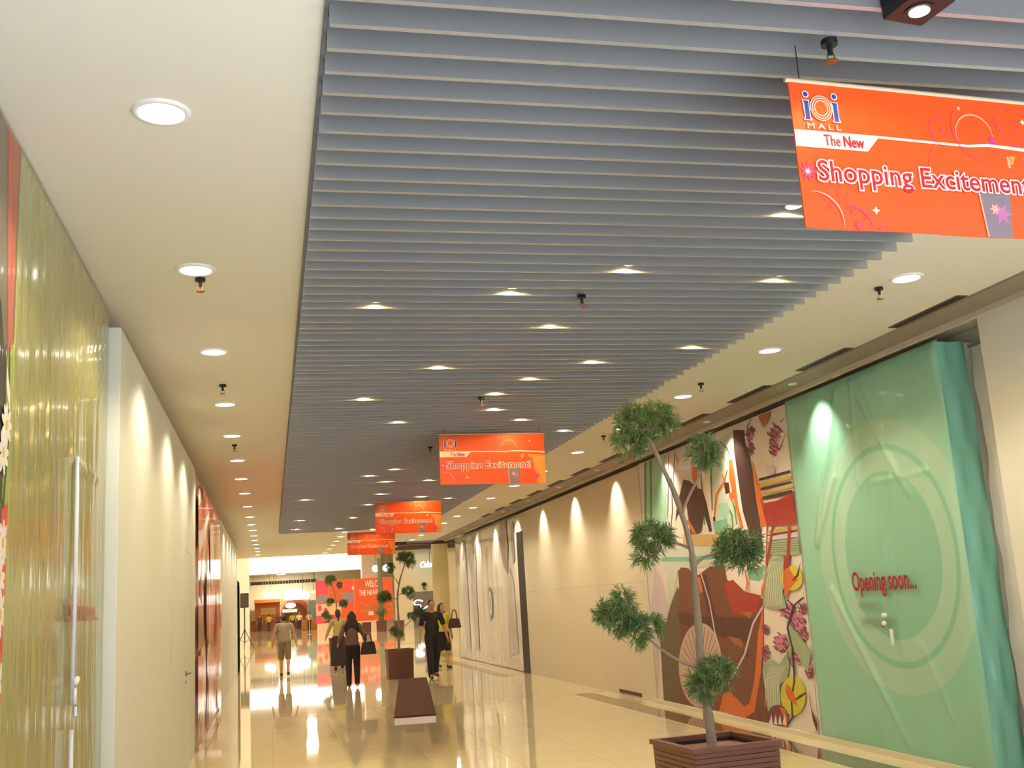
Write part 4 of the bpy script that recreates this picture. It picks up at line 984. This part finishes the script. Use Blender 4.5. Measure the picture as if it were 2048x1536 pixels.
# hanging script sign on the right
t = thing('script_sign', 'glowing cyan white lettering sign hanging beside the round column', 'sign', (0, 77.9, 0))
g_ = fit_text('Celcom', 10.78, 12.13, 4.36, .57, Matrix(((1, 0, 0, 0), (0, 0, -1, -.05), (0, 1, 0, 0), (0, 0, 0, 1))), 'glowing_letters', mat('sign_glow_blue', (.6, .9, 1), emit=(.45, .85, 1), es=5), t, extrude=.04, offset=.018, shear=.3)
bm = bmesh.new(); bx(bm, 10.74, 12.17, .0, .04, 4.42, 4.5); obj('bracket', bm, DKB, t)
bm = bmesh.new(); cyl(bm, (11.49, .03, 4.501), .02, 1.22, seg=6); obj('hanger', bm, BLACK, t)
# steel door with neon squiggle
d_ = box('door_1', 10.3, 12.25, 78.93, 78.999, 0, 2.61, STEEL); struct(d_)
dd = thing('neon_squiggle', 'white neon squiggle glowing on the steel door', 'neon light', (0, 78.88, 0))
NP = [(11.0, 1.90), (10.67, 2.0), (10.37, 1.87), (10.45, 1.67), (10.79, 1.63), (10.82, 1.43), (10.58, 1.33), (10.95, 1.30), (11.42, 1.53), (11.76, 1.43)]
bm = bmesh.new(); tube(bm, smooth_path([(a, 0, b) for a, b in NP], 5), .037, 8); obj('tube', bm, mat('neon_white', (1, 1, 1), emit=(1, 1, 1), es=5), dd, smooth=True)
bm = bmesh.new(); cyl(bm, (10.79, 0.01, 1.63), .015, .05, seg=6, axis='Y'); obj('mount', bm, BLACK, dd)
t = thing('wall_camera', 'small dark security camera on the wall above the steel door', 'camera', (11.15, 78.85, 3.12))
bm = bmesh.new(); ell(bm, (0, 0, 0), (.2, .14, .14), 14); obj('body', bm, BLACK, t, smooth=True)
box('wall_plate', -.1, .1, .1, .148, -.36, .02, GREYM, t); bm = bmesh.new(); ell(bm, (.05, .04, -.34), (.11, .08, .07), 12); obj('sensor', bm, GREYM, t, smooth=True)
for xx, lab in ((7.40, 'left one of two white globe lamps behind the distant banner tree'), (8.17, 'right one of two white globe lamps behind the distant banner tree')):
    t = thing('globe_lamp', lab, 'lamp', (xx, 77.0, 4.40), 0, 'white globe lamps on the far pillar')
    bm = bmesh.new(); ell(bm, (0, 0, 0), (.26, .26, .24), 20); obj('globe', bm, mat('globe_glow', (1, 1, .95), emit=(1, .96, .86), es=5), t, smooth=True)
    bm = bmesh.new(); cyl(bm, (0, 0, .22), .02, 3.87, seg=8); obj('stem', bm, GREYM, t)

# orange promotion wall; its artwork is laid out at 1 : 1.534
t = thing('promotion_wall', 'big orange and pink freestanding promotion wall with white welcome lettering', 'display wall', (0, 79.0, 0))
MF = Matrix(((1.534, 0, 0, 0), (0, 0, -1, 0), (0, 1.534, 0, -.854), (0, 0, 0, 1)))
PO = mat('promo_orange', lin((244, 98, 44)), rough=.4, coat=.2, vary=.04)
box('panel', 3.19, 8.8, 0, .25, .74, 3.81, PO, t)
box('plinth', 3.25, 7.64, .02, .23, 0, .74, mat('promo_plinth', lin((246, 214, 176)), rough=.4), t)
g5 = [flat(c) for c in ((240, 86, 104), (166, 140, 150), (250, 206, 160), (236, 80, 130), (250, 150, 120), (222, 130, 60), (110, 96, 110), (255, 220, 200))]
Ls = [(0, [(2.09, 2.4), (2.66, 2.4), (2.66, 3.03), (2.09, 3.03)]), (1, [(2.09, 1.95), (2.66, 1.95), (2.66, 2.38), (2.09, 2.38)]), (2, [(2.09, 1.42), (3.25, 1.42), (3.25, 1.93), (2.09, 1.93)]), (3, [(2.09, 1.05), (2.35, 1.05), (2.45, 1.4), (2.09, 1.4)]),
      (1, [(3.30, 1.95), (3.86, 1.95), (3.86, 2.42), (3.30, 2.42)]), (4, [(3.88, 1.05), (3.91, 1.05), (3.91, 3.03), (3.88, 3.03)]), (4, [(2.67, 1.95), (2.69, 1.95), (2.69, 3.03), (2.67, 3.03)]), (0, ellipse(3.75, 2.65, .14, .16, 12)), (7, ellipse(3.84, 2.62, .06, .09, 10)), (3, ellipse(2.25, 1.75, .1, .16, 10)),
      (3, ellipse(2.52, 1.6, .1, .17, 12)), (3, ellipse(2.3, 2.65, .12, .14, 10)), (5, stroke([(4.1, 1.95), (4.5, 1.75), (4.8, 1.4)], .12, True)), (5, stroke([(4.2, 1.5), (4.6, 1.5), (4.9, 1.3)], .2, True)), (6, ellipse(2.62, 1.1, .2, .045, 14)), (5, ellipse(2.5, 1.25, .2, .1, 12)),
      (0, stroke([(2.8, 2.9), (3.2, 2.6), (3.6, 2.8)], .06, True)), (1, ellipse(3.6, 2.2, .12, .16, 12)), (3, ellipse(3.5, 1.75, .14, .1, 12)), (7, [(4.55, 1.28), (4.78, 1.28), (4.78, 1.46), (4.55, 1.46)])]
poly_mesh('printed_graphics', Ls, Matrix.Translation((0, -.002, 0)) @ MF, g5, t)
PWH = mat('promo_white', lin((255, 236, 226)), rough=.5)
fit_text('WELC', 4.42, 5.02, 2.62, .42, Matrix.Translation((0, -.006, 0)) @ MF, 'lettering_welcome', PWH, t, offset=.004)
fit_text('THE NEWE', 4.12, 5.02, 2.24, .34, Matrix.Translation((0, -.006, 0)) @ MF, 'lettering_the_newest', PWH, t, offset=.004)
for k, (xx, yy) in enumerate(((2.72, 80.0), (1.33, 80.0))):
    t = thing('queue_post', ('slim white post standing just left of the promotion wall' if k == 0 else 'slim white post farther left of the promotion wall, by the stalls'), 'post', (xx, yy, 0), 0, 'white queue posts')
    bm = bmesh.new(); cyl(bm, (0, 0, 0), .12, .03, seg=18); obj('base', bm, TRIMW, t)
    bm = bmesh.new(); cyl(bm, (0, 0, .03), .022, .92, seg=10); obj('pole', bm, TRIMW, t)
    bm = bmesh.new(); ell(bm, (0, 0, .97), (.05, .05, .04), 12); obj('cap', bm, mat('cap_red', lin((180, 60, 40)), rough=.4), t)
MARK3 = True

# ------------------------------------------------------------------ people
SKIN = mat('skin', lin((196, 142, 102)), rough=.5); HAIR = mat('black_hair', lin((34, 24, 24)), rough=.45, bump=((40, 40, 6), .4, .01))
def limb(bm, a, b, ra, rb, seg=12):
    a, b = Vector(a), Vector(b); d = b - a; L = d.length
    if L < 1e-5: return
    q = Vector((0, 0, 1)).rotation_difference(d.normalized()).to_matrix().to_4x4()
    bmesh.ops.create_cone(bm, cap_ends=True, segments=seg, radius1=ra, radius2=rb, depth=L, matrix=Matrix.Translation((a + b) / 2) @ q)
    for p, r in ((a, ra), (b, rb)): bmesh.ops.create_icosphere(bm, subdivisions=2, radius=r, matrix=Matrix.Translation(p))
def fused(name, bm, m, parent, vox=.012, it=4):
    """one continuous surface from overlapping volumes"""
    me = bpy.data.meshes.new('tmp'); bm.to_mesh(me); bm.free()
    o = bpy.data.objects.new('tmp', me); COL.objects.link(o)
    r = o.modifiers.new('r', 'REMESH'); r.mode = 'VOXEL'; r.voxel_size = vox; r.use_smooth_shade = True
    s = o.modifiers.new('s', 'SMOOTH'); s.factor = .5; s.iterations = it
    dg = bpy.context.evaluated_depsgraph_get(); dg.update()
    nm = bpy.data.meshes.new_from_object(o.evaluated_get(dg)); bpy.data.objects.remove(o); bpy.data.meshes.remove(me)
    nm.materials.clear()
    for p in nm.polygons: p.use_smooth = True
    nm.name = name
    return link(name, nm, m, parent)
def person(label, loc, rz, h=1.68, female=False, arms=((18, 6), (18, 6)), elbows=(12, 12), stride=.16, lean=0, headdown=0, top=('tshirt', (40, 40, 46)), bottom=('trousers', (30, 30, 34)), hair='short', shoe=(30, 28, 28), hairlen=.0, group=None, shorts_z=.5, carry=None):
    """stands facing -Y locally; arms = (sideways deg, forward deg) for its left(+x) and right(-x) arm"""
    s = h / 1.70; t = thing('person', label, 'person', loc, rz, group); t.scale = (s, s, s)
    sw = .165 if female else .195; hw = .088
    def sp(p): return (p[0], p[1] - lean * max(0, p[2] - .95), p[2])
    J = {}
    for sd in (1, -1):
        a, f = arms[0 if sd == 1 else 1]; a, f = R(a), R(f); el = R(elbows[0 if sd == 1 else 1])
        S = Vector(sp((sd * sw, 0, 1.385)))
        d = Vector((sd * math.sin(a), -math.sin(f), -math.cos(a) * math.cos(f))).normalized()
        E_ = S + d * .285; d2 = (d + Vector((-.10 * sd, -math.tan(el), 0))).normalized(); W = E_ + d2 * .245
        fy = stride * (1 if sd == 1 else -1)
        H = Vector((sd * hw, 0, .90)); K = Vector((sd * (hw + .008), -.02 - fy * .45 - .02, .485)); A = Vector((sd * (hw + .005), -fy + .03, .085 + (.03 if fy < 0 else 0)))
        J[sd] = (S, E_, W, d2, H, K, A)
    hy = -.02 - lean * .62 - headdown * .09; hz = 1.585 - headdown * .05
    # body
    bm = bmesh.new()
    limb(bm, sp((0, 0, 1.0)), sp((0, 0, 1.30)), .115 if not female else .10, .13 if not female else .115)
    ell(bm, sp((0, .0, .95)), (.155, .105, .11)); ell(bm, sp((0, 0, 1.30)), (.17 if not female else .145, .105, .13))
    limb(bm, sp((0, .01, 1.38)), (0, hy + .015, hz - .1), .058, .05)
    ell(bm, (0, hy, hz + .015), (.074, .092, .108), 20); ell(bm, (0, hy - .025, hz - .05), (.052, .06, .055), 14)
    limb(bm, (0, hy - .088, hz + .015), (0, hy - .104, hz - .022), .009, .014, 8)
    for sd in (1, -1): ell(bm, (sd * .076, hy + .008, hz + .002), (.012, .02, .03), 10)
    ell(bm, (0, hy - .083, hz - .055), (.024, .012, .008), 10)
    for sd in (1, -1):
        S, E_, W, d2, H, K, A = J[sd]
        limb(bm, sp((sd * .08, 0, 1.37)), S, .06, .052); limb(bm, S, E_, .048, .037); limb(bm, E_, W, .036, .025)
        # palm, four fingers, thumb
        pc = W + d2 * .05; fwd = Vector((0, -1, 0)); fwd = (fwd - d2 * fwd.dot(d2)).normalized()
        limb(bm, W, W + d2 * .08, .022, .022)
        for q in range(4):
            o_ = fwd * (.030 - .018 * q); r0 = W + d2 * .075 + o_
            limb(bm, W + d2 * .03 + o_ * .8, r0, .012, .011, 8)
            m_ = r0 + d2 * (.040 - .003 * abs(q - 1)) + Vector((-sd * .008, 0, 0)); limb(bm, r0, m_, .0095, .0085, 8)
            limb(bm, m_, m_ + d2 * (.032 - .004 * abs(q - 1)) + Vector((-sd * .022, 0, 0)), .0085, .0075, 8)
        th = W + d2 * .03 + fwd * .028; limb(bm, W + d2 * .02, th, .014, .012, 8); limb(bm, th, th + d2 * .035 + fwd * .022, .0115, .0095, 8)
        limb(bm, H, K, .082, .055); limb(bm, K, (K + A) / 2 + Vector((0, .012, .05)), .052, .054); limb(bm, (K + A) / 2 + Vector((0, .012, .05)), A, .05, .036)
        limb(bm, A, A + Vector((0, -.13, -.055)), .034, .024)
    fused('body', bm, SKIN, t, .0105, 3)
    # clothes
    if top:
        bm = bmesh.new(); w_ = .15 if female else .172
        limb(bm, sp((0, 0, 1.0)), sp((0, 0, 1.28)), .13, .14)
        ell(bm, sp((0, 0, 1.31)), (w_, .125, .125)); ell(bm, sp((0, 0, 1.10)), (.15 if female else .168, .125, .2)); ell(bm, sp((0, 0, .97)), (.172, .125, .10))
        for sd in (1, -1):
            S, E_, W, d2, *_ = J[sd]
            limb(bm, sp((sd * .06, 0, 1.385)), S, .066, .064)
            if top[0] == 'long': limb(bm, S, E_, .062, .05); limb(bm, E_, W - d2 * .02, .05, .036)
            elif top[0] == 'threequarter': limb(bm, S, E_, .062, .052); limb(bm, E_, E_.lerp(W, .55), .052, .045)
            else: limb(bm, S, S.lerp(E_, .72), .064, .060)
        q = fused('shirt' if not female else 'blouse', bm, mat('cloth_%02x%02x%02x' % top[1], lin(top[1]), rough=.85, bump=((9, 9, 5), .5, .01)), t, .013, 3)
    cm = mat('cloth_%02x%02x%02x' % bottom[1], lin(bottom[1]), rough=.85, bump=((9, 9, 5), .5, .01))
    bm = bmesh.new(); ell(bm, (0, 0, .93), (.172, .125, .11))
    if bottom[0] == 'skirt':
        n = 28; rings = []
        for z, rx, ry in ((1.0, .15, .11), (.9, .185, .135), (.7, .2, .16), (.45, .22, .19), (shorts_z, .24, .21)):
            rings.append([bm.verts.new(((rx + .008 * math.sin(9 * 2 * PI * k / n)) * math.cos(2 * PI * k / n), (ry + .008 * math.sin(7 * 2 * PI * k / n)) * math.sin(2 * PI * k / n), z)) for k in range(n)])
        for i in range(len(rings) - 1):
            for k in range(n): bm.faces.new((rings[i][k], rings[i][(k + 1) % n], rings[i + 1][(k + 1) % n], rings[i + 1][k]))
        bm.faces.new(rings[0]); bm.faces.new(rings[-1][::-1])
        fused('skirt', bm, cm, t, .015, 3)
    else:
        for sd in (1, -1):
            S, E_, W, d2, H, K, A = J[sd]
            if bottom[0] == 'shorts': limb(bm, H, K + (H - K) * .06, .10, .088)
            elif bottom[0] == 'knee_skirt': limb(bm, H, K + (H - K) * .1, .105, .10); limb(bm, H * .5 + Vector((0, 0, .45)), Vector((0, 0, .56)), .1, .1)
            else: limb(bm, H, K, .098, .078); limb(bm, K, (K + A) / 2 + Vector((0, .012, .05)), .078, .072); limb(bm, (K + A) / 2 + Vector((0, .012, .05)), A + Vector((0, .005, -.01)), .072, .058)
        fused({'shorts': 'shorts', 'knee_skirt': 'skirt'}.get(bottom[0], 'trousers'), bm, cm, t, .013, 3)
    for sd in (1, -1):
        A = J[sd][6]; bm = bmesh.new(); limb(bm, A + Vector((0, .025, -.045)), A + Vector((0, -.14, -.056)), .04, .034); ell(bm, A + Vector((0, .0, -.02)), (.045, .06, .04)); zmin = min(v.co.z for v in bm.verts)
        fused('shoe', bm, mat('shoe_%02x%02x%02x' % shoe, lin(shoe), rough=.5), t, .011, 2)
    # hair
    bm = bmesh.new(); ell(bm, (0, hy + .014, hz + .036), (.083, .096, .098), 18)
    if hair == 'long':
        ell(bm, (0, hy + .045, hz - .01), (.11, .085, .13), 16); ell(bm, (0, hy + .075, hz - .14 - hairlen / 2), (.12 + hairlen * .3, .07, .14 + hairlen / 2), 16)
        for k in range(9): limb(bm, (-.09 + .0225 * k, hy + .07, hz - .08), (-.12 - hairlen * .3 + (.03 + hairlen * .075) * k + .012 * math.sin(k * 2.2), hy + .09, hz - .22 - hairlen - .02 * (k % 3)), .026, .016, 8)
    elif hair == 'tied':
        ell(bm, (0, hy + .06, hz - .02), (.08, .06, .10), 14); limb(bm, (0, hy + .1, hz), (0, hy + .12, hz - .2), .035, .02)
    me_cut = [v for v in bm.verts if v.co.y < hy - .05 and v.co.z < hz + .065]
    for v in me_cut: v.co.y = hy - .04
    fused('hair', bm, HAIR, t, .011, 2)
    for sd in (1, -1):
        bm = bmesh.new(); ell(bm, (sd * .030, hy - .086, hz + .014), (.011, .006, .006), 10); obj('eye', bm, mat('eye_dark', lin((30, 22, 20)), rough=.3), t, smooth=True)
        bm = bmesh.new(); limb(bm, (sd * .016, hy - .090, hz + .034), (sd * .046, hy - .082, hz + .036), .004, .003, 6); obj('eyebrow', bm, HAIR, t)
    return t, J, s
# man in shorts, walking away
person('man in grey-brown t-shirt and olive knee shorts walking away on the left', (.33, 28.8, 0), R(180), 1.60, arms=((17, 6), (17, -4)), elbows=(6, 6), stride=.13, lean=.10, headdown=1.0, top=('tshirt', (150, 132, 116)), bottom=('shorts', (126, 106, 76)), shoe=(46, 40, 38))
# woman walking away with a black handbag
person('woman with long dark curly hair, grey-brown top and dark trousers walking away', (1.66, 22.9, 0), R(180) - R(4), 1.55, True, arms=((24, 2), (24, 2)), elbows=(52, 52), stride=.05, top=('threequarter', (108, 86, 84)), bottom=('trousers', (34, 26, 30)), hair='long', hairlen=.14, shoe=(150, 110, 84))
# man facing the camera
person('young man in black t-shirt and dark jeans walking toward the camera', (3.50, 23.8, 0), R(8), 1.70, arms=((17, 4), (14, 2)), elbows=(10, 6), stride=-.12, top=('tshirt', (34, 32, 34)), bottom=('trousers', (32, 30, 34)), shoe=(70, 48, 42))
# woman in yellow behind him
person('woman in yellow top and black knee skirt half hidden behind the man in black', (4.28, 27.3, 0), R(20), 1.62, True, arms=((12, 4), (12, 4)), elbows=(8, 8), stride=.12, top=('tshirt', (196, 178, 60)), bottom=('knee_skirt', (28, 24, 26)), hair='long', hairlen=.08, shoe=(26, 24, 24))
# companion of the woman on the left
person('woman in olive top and long dark skirt walking away left of the curly haired woman', (1.80, 30.0, 0), R(184), 1.62, True, arms=((22, 8), (16, 10)), elbows=(30, 20), stride=.04, top=('long', (168, 150, 92)), bottom=('skirt', (52, 32, 32)), hair='tied', shorts_z=.12, shoe=(60, 44, 40))
# bags
def handbag(label, loc, rz, w_, h_, d_, col, strap):
    t = thing('handbag', label, 'bag', loc, rz); bm = bmesh.new(); vs = bx(bm, -w_ / 2, w_ / 2, -d_ / 2, d_ / 2, 0, h_)
    for v in vs:
        if v.co.z > h_ / 2: v.co.x *= .72; v.co.y *= .6
    bmesh.ops.bevel(bm, geom=bm.edges[:], offset=.015, segments=2, affect='EDGES')
    mm = mat('bag_%02x%02x%02x' % col, lin(col), rough=.4); obj('bag_body', bm, mm, t)
    for yy in (-.03, .03):
        bm = bmesh.new(); tube(bm, smooth_path([(-w_ * .22, yy * .6, h_ - .02), (-w_ * .15, yy, h_ + strap * .7), (0, yy, h_ + strap), (w_ * .15, yy, h_ + strap * .7), (w_ * .22, yy * .6, h_ - .02)], 5), .008, 6); obj('handle', bm, mm, t)
handbag('black handbag hanging at the right side of the curly haired woman', (1.985, 22.78, .66), R(6), .34, .26, .12, (22, 20, 22), .17)
handbag('dark brown shoulder bag at the side of the woman in yellow', (4.60, 27.25, .98), R(10), .34, .24, .12, (70, 38, 34), .22)
# people around the food stalls: small in the photo
P0 = None
for k, (xx, yy, rz, col, lab) in enumerate(((-1.1, 105.0, 30, (74, 66, 60), 'distant person in dark clothes at the left end of the food stall'), (-.2, 104.6, 200, (196, 186, 50), 'distant person in a yellow shirt by the food stall counter'), (.67, 105.0, 170, (104, 52, 56), 'distant person in dark red by the food stall'),
        (1.97, 104.5, 180, (190, 180, 60), 'distant person in yellow green under the round arch'), (2.6, 104.0, 10, (236, 216, 196), 'distant person in a white shirt beside the arch'), (3.35, 98.6, 180, (216, 196, 170), 'distant person in pale clothes near the teal kiosk'))):
    if P0 is None:
        P0, _, _ = person(lab, (xx, yy, 0), R(rz), 1.62, stride=.05, top=('tshirt', col), bottom=('trousers', (66, 48, 42)), group='people around the food stalls')
        for ch in P0.children:
            if ch.name.startswith('shirt'):
                mm = ch.data.materials[0]; ch.material_slots[0].link = 'OBJECT'; ch.material_slots[0].material = mm
    else:
        r = dup(P0, (xx, yy, 0), lab, rz=R(rz))
        for ch in r.children:
            if ch.name.startswith('shirt'):
                ch.material_slots[0].link = 'OBJECT'; ch.material_slots[0].material = mat('cloth_%02x%02x%02x' % col, lin(col), rough=.85)
